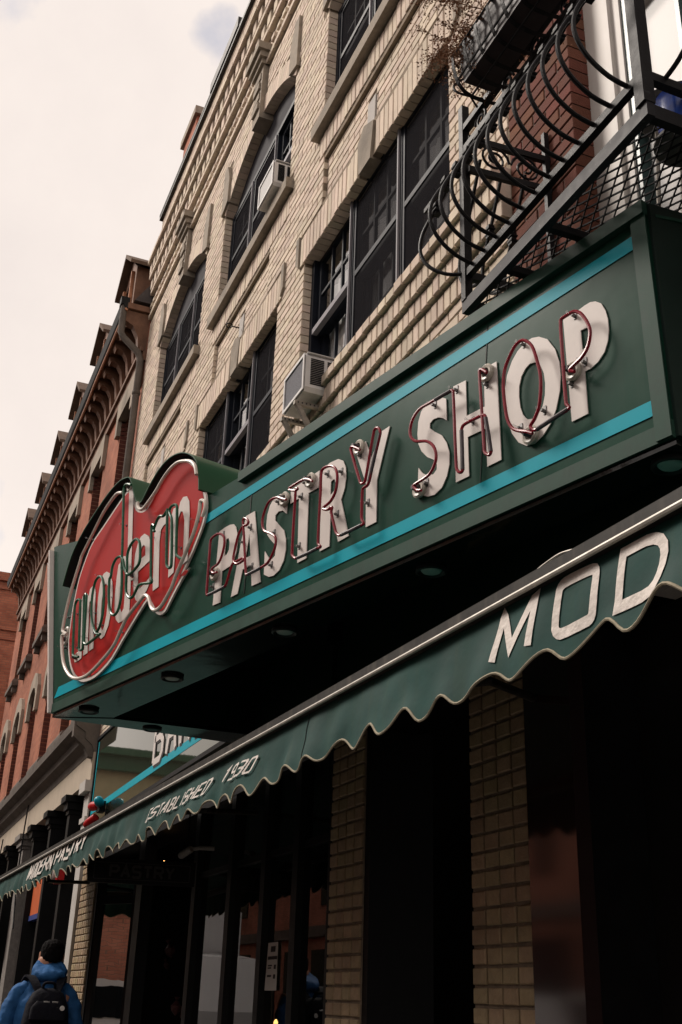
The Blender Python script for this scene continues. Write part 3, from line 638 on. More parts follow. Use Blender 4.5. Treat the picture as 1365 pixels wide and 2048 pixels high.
# downlights
for px, lit in (((345, 1355), 1), ((570, 1262), 1), ((863, 1140), 1), ((1342, 928), 1), ((178, 1421), 0), ((305, 1457), 0)):
    c = hp(px[0], px[1], ZB-.03)
    mb = MB(); mb.lathe([(.062, .005), (.064, -.010), (.056, -.014), (.044, -.004), (.044, .004)], c, seg=24); dl = mb.build('downlight', 'lampring', sign, smooth=True)
    mb = MB(); mb.lathe([(.043, -.002), (.036, -.010), (.012, -.013)], c, seg=20); mb.build('lamp_lens', 'lens' if lit else 'lampring', dl, smooth=True)
# stripes
for q in ([(418, 1027), (1272, 468), (1274, 495), (411, 1048)], [(118, 1374), (1312, 797), (1315, 828), (109, 1397)]):
    mb = MB(); mb.prism([sps(q, .0025)], SN*.0012); mb.build('stripe', 'stripe', body)
k1 = lambda x, y: (400+x*.27839, 880+y*.27839)
k2 = lambda x, y: (680+x*.24176, 700+y*.24176)
k3 = lambda x, y: (960+x*.21978, 580+y*.21978)
h1 = lambda x, y: (110+x*.24176, 920+y*.24176)
h2 = lambda x, y: (110+x*.24176, 1130+y*.24176)
def T(f, s): v = [float(t) for t in s.replace(',', ' ').split()]; return [f(v[i], v[i+1]) for i in range(0, len(v), 2)]
letters = [
 ('P', [T(k1, '145 660 185 630 222 610 248 606 264 625 273 670 275 730 268 800 250 862 220 908 164 945 150 1168 97 1190'), T(k1, '194 716 211 705 219 735 214 790 199 822 180 836')]),
 ('A', [T(k1, '337 548 400 512 440 1022 377 1050 372 900 312 932 275 1105 228 1130'), T(k1, '332 850 369 832 362 672')]),
 ('S', [T(k1, '632 440 628 530 600 508 570 515 548 543 547 580 577 615 610 652 622 710 622 790 606 870 576 935 536 975 500 985 465 968 472 800 500 848 525 855 545 832 550 785 541 748 511 715 488 680 482 620 490 540 510 470 545 412 588 388 622 394')]),
 ('T', [T(k1, '660 360 866 220 856 345 787 382 770 850 705 885 718 420 655 460')]),
 ('R', [T(k1, '880 222 940 165 1000 138 1035 150 1053 195 1056 270 1045 350 1020 430 1074 690 998 733 946 492 935 765 866 802'), T(k1, '947 302 972 280 981 310 975 360 955 386 943 395')]),
 ('Y', [T(k2, '125 812 220 758 268 895 345 680 420 630 312 1080')+T(k1, '1272 590 1197 628')+T(k2, '223 1110')]),
 ('S', [T(k2, '885 405 890 583 860 566 820 560 780 575 751 610 750 648 790 678 850 708 890 770 912 850 912 950 890 1050 850 1140 790 1200 730 1215 680 1200 650 1168 657 978 690 1020 730 1040 780 1030 808 990 810 950 788 912 730 888 682 840 656 780 648 700 655 600 680 510 720 450 780 410 850 396')]),
 ('H', [T(k2, '945 305 1048 253 1055 548 1205 470 1198 155 1302 98 1342 910 1226 968 1215 650 1065 722 1075 1045 967 1098')]),
 ('O', [T(k3, '545 428 620 450 690 540 730 660 742 780 735 920 700 1090 650 1220 580 1330 500 1400 430 1420 360 1390 300 1310 260 1180 240 1030 238 890 255 780 300 650 350 560 420 480 480 440'), T(k3, '510 660 560 690 590 760 602 850 600 960 580 1060 540 1130 490 1175 440 1180 400 1140 375 1070 363 970 365 880 385 790 420 720 460 675')]),
 ('P', [T(k3, '765 275 900 190 960 145 1010 115 1060 107 1110 125 1150 190 1172 270 1180 370 1170 470 1140 570 1080 660 1020 715 962 745 992 1128 845 1203'), T(k3, '925 372 980 345 1005 370 1022 420 1016 475 985 520 940 546')]),
]
for nm, lp in letters:
    mb = MB(); mb.prism([sps(l, .002) for l in lp], SN*.004); o = mb.build('letter', 'white', body); o['label'] = 'flat white painted capital letter '+nm
def neon(lp, off, r, mat, name='neon_tube', parent=None, sub=5):
    mb = MB(); mb.tube(smooth_path(sps(lp, off), sub), r, 8); return mb.build(name, mat, parent or sign)
TO = .052
tubes = [
 T(k1, '122 950 95 955 88 925 130 890 155 840 175 760 176 705 160 680 130 675 95 697 78 722 72 790 50 1090 56 1115 180 1052 195 1020 222 925 240 888 312 848 318 860 268 890 242 865 245 820 275 690 308 625 342 607 350 590 337 565 316 566 311 590 318 700 330 945 340 967 470 898 500 865 535 790 547 730 540 695 510 672 465 652 450 610 455 550 485 465 520 425 560 413 600 425 620 428'),
 T(k1, '808 296 788 284 745 284 645 345 643 357 688 362 704 350 692 348 688 380 663 815 672 838 692 850 850 775 868 766 850 738 868 370 875 225 905 195 950 188 980 215 988 280 975 370 940 440 885 490 920 500 950 482 945 520 975 650 985 672 1005 685 1165 610 1178 598 1163 560 1170 360 1180 343')+T(k2, '229 1119 245 1080 270 960 335 690 327 655 303 646 284 672 212 1075 195 1102 172 1098 90 820 98 802 125 806 165 825'),
 T(k2, '672 1160 640 1160 612 1130 622 1112 740 1030 790 930 795 850 770 790 720 755 630 755 590 720 582 660 605 570 660 490 740 440 920 335 938 345 965 970 990 1012 1016 995 1007 665 1028 618 1165 545'),
 T(k2, '1165 545 1202 545 1250 840 1235 868 1200 845 1195 800 1155 185 1170 160 1215 185'),
 T(k3, '480 1305 430 1290 350 1280 290 1250 245 1150 215 900 225 740 260 630 320 510 380 460 430 468 480 520 520 640 550 760 555 900 540 1060 500 1170 462 1235 475 1265 510 1272 700 1150 812 1078 786 1030 745 480 735 280 760 250 850 198 905 205 950 250 990 320 1005 390 985 510 930 610 830 710 820 735 862 742'),
]
for l in tubes: neon(l, TO, .0066, 'neonred')
blocks = [T(k1, '62 1112 120 1085 180 1052'), T(k1, '345 965 400 938 440 915'), T(k1, '700 847 780 812 845 778'), T(k1, '1015 681 1080 652 1160 612'), T(k2, '790 412 860 370 920 336'), T(k2, '1016 990 1012 820 1007 665'), T(k2, '1206 560 1228 690 1250 840'), T(k3, '520 1268 620 1202 805 1082'), T(k2, '333 690 300 830 265 980 240 1090')]
for l in blocks: mb = MB(); mb.tube(sps(l, TO), .0082, 8); mb.build('blackout_sleeve', 'neonblock', sign)
def electrode(px, parent):
    c = sp(px)
    mb = MB(); mb.lathe([(.012, .0), (.036, .0), (.038, .012), (.030, .018), (.020, .016), (.018, .004)], c+SN*.006, SN, 24); e = mb.build('electrode_collar', 'ceramic', parent, smooth=True)
    mb = MB(); mb.lathe([(.013, 0), (.013, .03), (.010, .045)], c+SN*.006, SN, 12); mb.build('electrode_cap', 'neonblock', e, smooth=True)
for p in T(k1, '122 965 625 430 812 295')+T(k2, '178 815 678 1160 1235 200')+T(k3, '487 1330 872 750'): electrode(p, sign)
def support(px, parent, h=TO):
    c = sp(px)
    mb = MB(); mb.obox(c-SD*.007+SN*.005-Vector((0, 0, .012)), SD*.014, SN*.004, Vector((0, 0, .034))); mb.lathe([(.007, 0), (.007, .014), (.005, .016)], c+SN*.009, SN, 8); o = mb.build('tube_support', 'clip', parent)
    mb = MB(); mb.lathe([(.0045, 0), (.0045, h-.030), (.007, h-.026)], c+SN*.024, SN, 8); mb.build('glass_post', 'post', o, smooth=True)
for p in T(k1, '180 685 375 635 325 740 545 675 385 915 525 905 105 1060 575 450 770 315 740 415 725 770 930 252 1030 235 1000 540 1220 460 1165 115')+T(k2, '800 465 735 1110 980 340 1230 295 1115 600')+T(k3, '415 505 605 1110 390 1270 880 245 975 670 852 865'): support(p, sign)
# ---- the red leaf-shaped panel with the script word
heart_px = T(h2, '205 120 178 240 150 380 128 540 118 640 120 740 132 830 150 890 175 935 205 958 240 968 285 958 340 930 410 865 480 780 560 640 620 540 680 440 730 360 770 300 790 310 812 350 832 385 855 408 882 415 905 402 925 380 960 310 1000 230 1060 120 1120 20')+T(h1, '1060 960 1150 760 1205 620 1240 520 1262 400 1258 300 1225 160 1175 50 1135 5 1080 -5 1020 20 960 75 900 155 850 250 800 350 760 402 725 412 690 395 672 340 655 270 640 240 605 262 540 350 480 440 400 560 335 655 290 745 240 880')
# h2-only entries first, then h1: remove the doubled seam point
heart3 = smooth_path(sps(heart_px, .012), 2, closed=True)
def inplane(p): q = p-SA; return Vector((q.dot(SD), q.z))
def outp(v, off): return SA+SD*v[0]+Vector((0, 0, v[1]))+SN*off
h2d = [inplane(p) for p in heart3]
ar = sum(h2d[i-1].x*h2d[i].y-h2d[i].x*h2d[i-1].y for i in range(len(h2d)))
def inset(poly, d):
    n = len(poly); out = []
    for i in range(n):
        t = (poly[(i+1) % n]-poly[i-1]); t = t.normalized() if t.length > 1e-9 else Vector((1, 0)); nn = Vector((-t.y, t.x))*(1 if ar > 0 else -1); out.append(poly[i]+nn*d)
    return out
mb = MB(); mb.prism([[outp(v, .006) for v in h2d]], SN*.012); hp_ = mb.build('script_panel', 'white', sign)
mb = MB(); mb.prism([[outp(v, .0195) for v in inset(h2d, .021)]], SN*.001); mb.build('panel_field', 'heart', hp_, label='red enamel field inside the white border')
script = [
 [T(h2, '190 798 212 330 232 262 258 232 275 240 282 262 295 200 318 172 335 185 340 230 320 690 283 715 300 305 294 297 288 312 272 728 236 752 252 335 246 326 240 347 222 770')],
 [T(h2, '430 55 460 70 478 140 480 250 468 380 445 500 410 590 385 612 360 590 350 500 352 380 362 260 380 150 405 75'), T(h2, '425 150 440 172 443 260 432 400 410 510 395 545 385 520 383 430 390 300 405 190')],
 [T(h1, '618 250 655 262')+T(h2, '635 0 628 200 618 390 560 465 530 480 508 455 497 380 500 250 515 100 530 0')+T(h1, '545 850 565 795 604 800'), T(h2, '590 30 585 200 572 360 552 395 540 350 545 200 558 60 575 -5')],
 [T(h1, '745 610 780 632 795 690 793 790 785 835 690 925')+T(h2, '690 165 710 190 740 160 785 105 785 155 760 212 720 280 695 310 670 290 655 220 652 100')+T(h1, '660 860 668 780 690 690 715 635'), T(h1, '740 702 752 718 752 788 702 828 712 760 725 716')],
 [T(h1, '828 560 845 502 870 490 890 470 925 440 937 440 927 520 900 545 880 580 868 680')+T(h2, '860 180 812 217')],
 [T(h1, '958 500 985 402 1010 392 1020 440 1040 350 1065 307 1095 300 1115 340 1118 450 1100 830 1060 865 1075 500 1062 428 1045 425 1025 480 1010 600 985 930 940 975')],
]
for lp, nm in zip(script, 'modern'):
    mb = MB(); mb.prism([sps(l, .0225) for l in lp], SN*.002); o = mb.build('letter', 'white', hp_); o['label'] = 'tall white script letter '+nm
GO = .072
gt = [
 T(h2, '195 760 165 755 150 735 165 350 180 300 200 285 212 302 200 690 215 705 232 688 245 262 256 240 263 262 242 630 265 655 365 580'),
 T(h2, '375 572 340 565 315 500 303 400 310 260 335 140 370 95 395 115 407 200 400 380 375 500 345 560'),
 T(h1, '630 205 600 200 575 225 570 300 560 700 553 900')+T(h2, '555 50 550 250 525 370 490 415 460 385 447 280 452 120')+T(h1, '465 960 478 880 510 815 545 800 565 830 578 900 612 950 690 870 705 820 705 700 690 660 660 662 620 720 600 790 598 900')+T(h2, '595 60 590 220 620 272 650 255 700 165 800 145 795 100')+T(h1, '795 950 800 560 810 535 825 545'),
 T(h1, '825 590 818 575 850 490 872 465 900 462 928 420 935 405'),
 T(h1, '932 405 925 860 945 893 965 870 968 500 948 425 965 385 1000 370 1012 400 1005 770 1025 805 1060 820'),
]
for l in gt: neon(l, GO, .0085, 'neongreen')
wt = [
 T(h2, '100 570 68 550 66 525 90 400 140 200 205 -10')+T(h1, '225 790 300 640 400 440 480 320 520 277 560 270'),
 T(h1, '688 350 690 388 710 408 740 395 830 270 900 150 960 70 1020 20 1080 8 1130 15 1160 50 1172 120'),
 T(h1, '1190 250 1192 330 1230 360 1245 430')[:2]+T(h1, '1222 470 1245 400 1245 350 1225 335 1205 345 1195 430 1150 600 1080 770 1000 960')+T(h2, '960 200 880 340 830 375 800 350 775 270 755 252 735 260 600 430 550 530 490 660 390 790 270 910 180 940 120 910 75 820 60 690 62 585 95 575'),
]
neon(wt[0], GO, .0105, 'neonwhite'); neon(wt[1], GO, .0105, 'neonwhite'); neon(wt[2][2:], GO, .0105, 'neonwhite')
for p in T(h2, '205 770 385 570 115 560 110 620')+T(h1, '675 960 640 225'): electrode(p, sign)
for p in T(h2, '215 412 500 275 365 405 425 505 300 610 735 195 320 915 590 565 885 380 135 440 105 690 210 690 255 300')+T(h1, '420 970 620 550 705 905 855 650 1075 735 960 620 340 665 785 400 1220 515'): support(p, sign, GO)
# hood over the panel
HO = .062
hood = T(h1, '62 1043 105 890 150 760 230 600 330 440 440 280 530 180 590 148 618 152 640 230 665 330 690 352 715 345 780 215 860 80 935 -5 1000 -45 1060 -58 1120 -40 1160 0 1178 60 1186 150 1187 244')
hp3 = smooth_path(sps(hood, HO), 3)
def sheet(path, back, th, name, mat):
    mb = MB(); n = len(path); vs = []
    for i, p in enumerate(path):
        t = (path[min(i+1, n-1)]-path[max(i-1, 0)]).normalized(); q = SN.cross(t).normalized()
        vs += [p, p+q*th, p+back, p+back+q*th]
    fs = []
    for i in range(n-1):
        a, b = 4*i, 4*i+4; fs += [(a, a+1, b+1, b), (a+2, b+2, b+3, a+3), (a, b, b+2, a+2), (a+1, a+3, b+3, b+1)]
    fs += [(0, 2, 3, 1), (4*n-4, 4*n-3, 4*n-1, 4*n-2)]
    mb.add(vs, fs); mb.sm = True; return mb.build(name, mat, sign)
nfr = int(len(hp3)*.30)
hd = sheet(hp3, -SN*.40, .006, 'hood', 'hood')
inner = []
for i, p in enumerate(hp3):
    t = (hp3[min(i+1, len(hp3)-1)]-hp3[max(i-1, 0)]).normalized(); q = SN.cross(t).normalized(); inner.append((p, q))
sg = 1 if inner[5][1].z < 0 else -1
mb = MB(); vs = []
for p, q in inner: vs += [p+q*sg*.008-SN*.004, p+q*sg*.008-SN*(HO-.006)]
mb.add(vs, [(2*i, 2*i+1, 2*i+3, 2*i+2) for i in range(len(inner)-1)]); mb.build('hood_lining', 'hoodblack', hd, smooth=True)
# back closing plate behind the hood
mb = MB(); bk = sps(hood, 0)
b3 = [p-SN*(HO-.003) for p in hp3]; mb.prism([b3], SN*.0015); mb.build('hood_back', 'hoodblack', hd)

# outlet box under the sign on the fascia
fb = MB(); fb.box(-7.19, -2.40, -.028, -.004, 2.95, 4.05); tag(fb.build('fascia_board', 'underdark'), 'dark green board fixed to the wall behind and beneath the neon sign', 'fascia')
c = wp(672, 1272, -.05)
ob = thing('outlet_box', (c.x, -.03, c.z-.08), 'small dark electrical box on the board beneath the neon sign', 'electrical box')
mb = MB(); mb.box(c.x-.07, c.x+.05, -.10, -.03, c.z-.07, c.z+.07); mb.build('box', 'blackpaint', ob)
mb = MB(); mb.box(c.x-.055, c.x+.035, -.112, -.101, c.z-.055, c.z+.055); mb.build('cover', 'lampring', ob)
mb = MB(); mb.tube([(c.x, -.05, c.z-.07), (c.x, -.05, 2.96)], .014, 8); mb.build('conduit', 'blackpaint', ob)

# ================================================================== bakery fascia panel on the wall
PB = [(-12.66, 3.30), (-7.22, 3.30), (-7.22, 4.26), (-12.66, 4.26)]
pan = thing('fascia_sign', (-9.9, -.03, 3.30), 'glossy mirror-like fascia panel lettered BAKERY with a turquoise stripe', 'shop sign')
mb = MB(); mb.box(-12.66, -7.22, -.05, -.012, 3.30, 4.26); pb = mb.build('panel', 'panelmirror', pan)
mb = MB(); rectframe(mb, -12.70, -7.215, 3.27, 4.30, -.065, -.010, .035); mb.build('frame', 'blackpaint', pan)
mb = MB(); mb.box(-12.63, -12.60, -.053, -.0505, 3.32, 4.24); mb.build('edge_stripe', 'stripe', pb)
mb = MB(); mb.box(-12.60, -7.26, -.053, -.0505, 3.43, 3.50); mb.build('stripe', 'stripe', pb)
FONT = {
 'A': [[(0, 0), (.5, 1), (1, 0)], [(.2, .36), (.8, .36)]], 'B': [[(0, 0), (0, 1), (.7, 1), (.95, .85), (.95, .65), (.7, .52), (0, .52)], [(.7, .52), (1, .38), (1, .15), (.75, 0), (0, 0)]],
 'D': [[(0, 0), (0, 1), (.75, 1), (1, .8), (1, .2), (.75, 0), (0, 0)]], 'E': [[(1, 0), (0, 0), (0, 1), (1, 1)], [(0, .5), (.8, .5)]], 'H': [[(0, 0), (0, 1)], [(1, 0), (1, 1)], [(0, .5), (1, .5)]],
 'I': [[(.5, 0), (.5, 1)]], 'K': [[(0, 0), (0, 1)], [(1, 1), (.08, .45), (1, 0)]], 'L': [[(0, 1), (0, 0), (1, 0)]], 'M': [[(0, 0), (.12, 1), (.5, .25), (.88, 1), (1, 0)]], 'N': [[(0, 0), (0, 1), (1, 0), (1, 1)]],
 'O': [[(0, .12), (0, .88), (.14, 1), (.86, 1), (1, .88), (1, .12), (.86, 0), (.14, 0), (0, .12)]], 'P': [[(0, 0), (0, 1), (.8, 1), (1, .86), (1, .62), (.8, .48), (0, .48)]], 'R': [[(0, 0), (0, 1), (.8, 1), (1, .86), (1, .62), (.8, .48), (0, .48)], [(.5, .48), (1, 0)]],
 'S': [[(0, .12), (.15, 0), (.85, 0), (1, .14), (1, .38), (.85, .5), (.15, .5), (0, .64), (0, .86), (.15, 1), (.85, 1), (1, .88)]], 'T': [[(0, 1), (1, 1)], [(.5, 1), (.5, 0)]], 'Y': [[(0, 1), (.5, .45), (1, 1)], [(.5, .45), (.5, 0)]],
 '1': [[(.3, .8), (.6, 1), (.6, 0)]], '9': [[(1, .5), (.15, .5), (0, .62), (0, .88), (.15, 1), (.85, 1), (1, .88), (1, .12), (.85, 0), (.1, 0)]], '3': [[(0, 1), (.85, 1), (1, .86), (1, .62), (.85, .52), (.3, .52)], [(.85, .52), (1, .4), (1, .14), (.85, 0), (0, 0)]], '0': [[(0, .12), (0, .88), (.14, 1), (.86, 1), (1, .88), (1, .12), (.86, 0), (.14, 0), (0, .12)]],
}
def text_obj(txt, fn, nrm, w, lw, gap, mat, parent, th=.0015, adv=None, name='letter'):
    """fn(u,v): u along the word 0..1, v up 0..1 -> point; w stroke (in v units)"""
    tot = sum((lw*.35 if ch == 'I' else lw)+gap for ch in txt if ch != ' ')+txt.count(' ')*lw*.8-gap
    x = 0
    for ch in txt:
        if ch == ' ': x += lw*.8; continue
        cw = lw*.35 if ch == 'I' else lw
        mb = MB()
        for si, st in enumerate(FONT[ch]):
            P = []
            for i in range(len(st)-1):
                a, b = Vector(st[i]), Vector(st[i+1]); n = max(1, int((b-a).length/.25))
                for k in range(n): P.append(a+(b-a)*k/n)
            P.append(Vector(st[-1]))
            P = [Vector((q.x*cw if ch != 'I' else cw/2, q.y)) for q in P]
            closed = (P[0]-P[-1]).length < 1e-6
            if closed: P = P[:-1]
            Lf, Rt = ribbon2(P, w, closed); n = len(P)
            pts = [fn((x+q.x)/tot, q.y)+nrm*(.0006*si) for q in Lf]+[fn((x+q.x)/tot, q.y)+nrm*(.0006*si) for q in Rt]
            mb.add(pts+[p+nrm*th for p in pts], [(i+2*n, (i+1) % n+2*n, (i+1) % n+3*n, i+3*n) for i in range(n if closed else n-1)])
        o = mb.build(name, mat, parent, flip=False); x += cw+gap
# lettering on the fascia panel (partly hidden by the sign)
kb = lambda x, y: (280+x*.2491, 1440+y*.2491)
b0, b1, b2 = wp(*kb(105, 345), -.056), wp(*kb(150, 95), -.056), wp(*kb(395, 190), -.056)
wd = (b2-b0)*2.15; wd.z = 0; hh = Vector((0, 0, .40))
for off, mt in ((.0, 'ink'), (.0022, 'white')):
    sh = Vector((.03, 0, -.025)) if mt == 'ink' else Vector((0, 0, 0))
    text_obj('BAKERY', lambda u, v: Vector((b0.x, -.0535-off, b0.z))+sh+wd*u+hh*v, Vector((0, -1, 0)), .15, .62, .32, mt, pb)

# ================================================================== awning
AZ = 2.60
aL = hp(12, 1756, AZ); aR = hp(1365, 1020, AZ); AD = (aR-aL).normalized(); AN = Vector((AD.y, -AD.x, 0)); AL0 = (aR-aL).length
aw = thing('awning', (-6.5, -.5, 2.3), 'dark green canvas awning with scalloped valance lettered ESTABLISHED 1930', 'awning')
def ap(px, off=0.0): return onp(px, aL+AN*off, AN)
def asz(px): q = ap(px)-aL; return q.dot(AD), q.z+aL.z
S0, S1 = -1.35, AL0+1.0
lows = [asz((800+x*.536, 950+y*.536))[0] for x, y in ((112, 897), (265, 835), (430, 760), (640, 675), (900, 575))]
per = .247; ph = lows[2]
def drift(s): return .016*math.sin(s*7.3+1)+.012*math.sin(s*13.1)+.006*math.sin(s*23.7+.4)
def ripple(s, v):
    far = max(0, min(1, (AL0-3.2-s)/4.0))
    return (.004+.005*far)*v*v*math.sin(2*math.pi*s/(per*1.0)+.8+.5*math.sin(s*3.1))+.009*v*math.sin(s*9.1+1.3)+.004*v*math.sin(s*31+2.0*v)+.006*(v-v*v)*math.sin(s*17.3+3*v)+.003*math.sin(s*5.3+6*v)*v
def zbot(s): 
    a = (s+drift(s)-ph)/per; f = a-math.floor(a)
    f = f/.62*.5 if f < .62 else .5+(f-.62)/.38*.5
    return 2.408-(.022+.005*math.sin(s*4.7+.3)+.003*math.sin(s*11.9))*math.cos(2*math.pi*f)+.006*math.sin(s*3.3)
def vp_(s, v, off=0.0):
    z = AZ-.004+(zbot(s)-AZ+.004)*v; return aL+AD*s+AN*(ripple(s, v)+off+.018*v)+Vector((0, 0, z-aL.z))
n = int((S1-S0)/.016); rows = 9; mb = MB(); vs = []
for i in range(n+1):
    for j in range(rows+1): vs.append(vp_(S0+(S1-S0)*i/n, j/rows))
mb.add(vs, [(i*(rows+1)+j, i*(rows+1)+j+1, (i+1)*(rows+1)+j+1, (i+1)*(rows+1)+j) for i in range(n) for j in range(rows)])
val = mb.build('valance', 'canvas', aw, smooth=True, flip=False)
mb = MB(); mb.tube([vp_(S0+(S1-S0)*i/n, 1.0, .001) for i in range(n+1)], .0042, 6); mb.build('piping', 'piping', val)
for sx in ((620, 1440), (75, 1760)):
    s_, _z = asz(sx); mb = MB(); mb.tube([vp_(s_+.004*math.sin(k), k/14, .002) for k in range(15)], .0016, 5); mb.build('seam', 'hoodblack', val)
# front bar
mb = MB(); mb.obox(aL+AD*S0+AN*(-.05)+Vector((0, 0, .004)), AD*(S1-S0), AN*.07, Vector((0, 0, .036))); bar = mb.build('front_bar', 'awbar', aw)
mb = MB(); mb.tube([aL+AD*s+AN*.022+Vector((0, 0, .002)) for s in (S0, S1)], .0075, 8); mb.build('bead', 'awlip', bar)
mb = MB(); mb.tube([aL+AD*s+AN*(-.03)+Vector((0, 0, .052+.006*math.sin(s*2.1))) for s in [S0+(S1-S0)*k/60 for k in range(61)]], .011, 8); mb.build('roller_edge', 'awlip', bar)
# canvas roof up to the wall
mb = MB(); vs = []; nn = 60
for i in range(nn+1):
    s = S0+(S1-S0)*i/nn; p = aL+AD*s+AN*(-.03)+Vector((0, 0, .044)); vs += [p, Vector((p.x, p.y*.45, p.z+.14-.02*math.sin(s*2))), Vector((p.x, -.035, 2.93))]
mb.add(vs, [(3*i+j, 3*i+j+1, 3*i+4+j, 3*i+3+j) for i in range(nn) for j in (0, 1)]); mb.build('canopy', 'canvas', aw, smooth=True, flip=False)
for sx in (1.2, 4.6, 7.9):
    p = aL+AD*sx; mb = MB(); mb.tube([Vector((p.x, p.y, 2.60)), Vector((p.x+.35, p.y*.5, 2.63)), Vector((p.x, -.02, 2.70))], .016, 8); mb.build('folding_arm', 'awbar', aw)
# loose wire on the bar
w0 = ap((1078, 1140)); mb = MB(); mb.tube(smooth_path([ap(p, -.01) for p in ((1050, 1162), (1085, 1132), (1120, 1108), (1145, 1100), (1165, 1095))], 4), .003, 5); mb.build('wire', 'awlip', aw)
# valance lettering
def vmap(px_bl, px_tl, px_br, off=.007):
    o = Vector(asz(px_bl)); u = Vector(asz(px_br))-o; v = Vector(asz(px_tl))-o
    def f(a, b):
        q = o+u*a+v*b; s, z = q.x, q.y; zb = zbot(s); t = max(0, min(1, (AZ-.004-z)/(AZ-.004-zb))); return vp_(s, t, off)
    return f
text_obj('ESTABLISHED', vmap(kb(68, 822), kb(112, 725), kb(560, 585)), AN, .15, .56, .24, 'awtext', val)
text_obj('1930', vmap(kb(672, 512), kb(727, 395), kb(915, 418)), AN, .15, .52, .24, 'awtext', val)
kl = lambda x, y: (x*.2491, 1480+y*.2491)
text_obj('MODERN PASTRY', vmap(kl(238, 1130), kl(264, 1018), kl(690, 868)), AN, .18, .55, .24, 'awtext', val)
k8 = lambda x, y: (800+x*.536, 950+y*.536)
def stroke_px(pts, w, closed=False, rnd_=False):
    P = [Vector(asz(k8(*p))) for p in pts]; Q = []
    if rnd_: P = [Vector((q.x, q.y)) for q in smooth_path([(q.x, q.y, 0) for q in P], 3, True)]
    m_ = len(P)
    for i in range(m_ if closed else m_-1):
        a, b = P[i], P[(i+1) % m_]; q = max(1, int((b-a).length/.015))
        for k in range(q): Q.append(a+(b-a)*k/q)
    if not closed: Q.append(P[-1])
    Lf, Rt = ribbon2(Q, w, closed); n = len(Q); mb = MB()
    def f(q):
        zb = zbot(q.x); t = max(0, min(1, (AZ-.004-q.y)/(AZ-.004-zb))); return vp_(q.x, t, .003)
    pts3 = [f(q) for q in Lf]+[f(q) for q in Rt]
    mb.add(pts3, [(i, (i+1) % n, (i+1) % n+n, i+n) for i in range(n if closed else n-1)]); mb.build('letter', 'awtext', val, flip=False)
stroke_px([(374, 704), (397, 515), (433, 648), (516, 438), (505, 642)], .028)
stroke_px([(590, 575), (600, 432), (620, 402), (700, 362), (735, 352), (741, 380), (730, 520), (715, 545), (610, 595)], .028, True, True)
stroke_px([(833, 500), (843, 292), (930, 246), (962, 238), (985, 243), (1000, 262), (1006, 295), (1004, 335), (996, 375), (980, 412), (955, 440), (925, 457)], .028, True)

# ================================================================== shop front
shop = thing('shop_front', (-8.3, 0, G), 'dark glazed shop front with black frames and tiled brick pillars under the awning', 'shop front')
mb = MB(); mb.box(-12.95, -3.56, .012, .3, 2.9, 3.159); mb.build('head_beam', 'blackpaint', shop)
def pillar(x0, x1, z0, z1, nc, granite=None):
    mb = MB(); mb.box(x0, x1, .006, .35, z0, z1); pl = mb.build('pillar', 'mortar', shop)
    w = (x1-x0)/nc; lst = []; k = 0
    z = z0
    while z+.069 < z1:
        for c in range(nc):
            dx = random.uniform(-.002, .002); lst.append((x0+c*w+.006+dx, x0+(c+1)*w-.006+dx, z+.006+random.uniform(-.002, .002), z+.063, -.006, .05))
        z += .07
    # side faces seen from the street
    scatter_bricks(lst, pl, 'tile', 'brick', lambda c: in_frame(c), 290)
    return pl
pillar(-4.05, -3.60, G, 2.95, 4)
pillar(-5.57, -5.15, G, 2.95, 4)
pillar(-12.93, -12.12, G, 3.15, 7)
mb = MB(); mb.box(-3.595, -3.285, -.012, .05, G, 2.95); mb.build('granite_pier', 'granite', shop)
mb = MB(); mb.box(-3.598, -3.304, .051, .36, G, 2.95); mb.build('pier_return', 'blackpaint', shop)
mb = MB(); mb.box(-5.148, -5.09, .012, .36, G, 2.95); mb.build('door_frame', 'blackpaint', shop)
# dark rooms behind
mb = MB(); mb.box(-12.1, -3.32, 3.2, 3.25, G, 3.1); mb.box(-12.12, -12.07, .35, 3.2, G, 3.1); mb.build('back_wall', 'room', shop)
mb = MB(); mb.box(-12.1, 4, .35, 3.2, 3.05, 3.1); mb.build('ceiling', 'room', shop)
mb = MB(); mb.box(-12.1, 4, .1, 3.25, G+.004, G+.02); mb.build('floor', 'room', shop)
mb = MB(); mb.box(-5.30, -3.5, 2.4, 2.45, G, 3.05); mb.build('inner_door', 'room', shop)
# glazing bays
posts = [(-12.1, .10), (-10.12, .22), (-8.30, .10), (-7.42, .09), (-6.72, .08), (-6.15, .09), (-5.62, .05)]
for x, w in posts: mb = MB(); mb.box(x-w/2, x+w/2, .015, .12, G, 2.95); mb.build('post', 'blackpaint', shop)
mb = MB(); mb.box(-8.25, -5.6, .03, .1, G, G+.45); mb.build('plinth', 'blackpaint', shop)
mb = MB(); mb.box(-8.25, -5.6, .045, .09, 2.42, 2.46); mb.build('transom', 'blackpaint', shop)
for (xa, wa), (xb, wb) in zip(posts[2:], posts[3:]):
    mb = MB(); t = random.uniform(-.004, .004); mb.add([(xa+wa/2, .06-t, G+.45), (xb-wb/2, .06+t, G+.45), (xb-wb/2, .06+t, 2.9), (xa+wa/2, .06-t, 2.9)], [(0, 1, 2, 3)]); mb.build('glass_pane', 'shopglass', shop, flip=False)
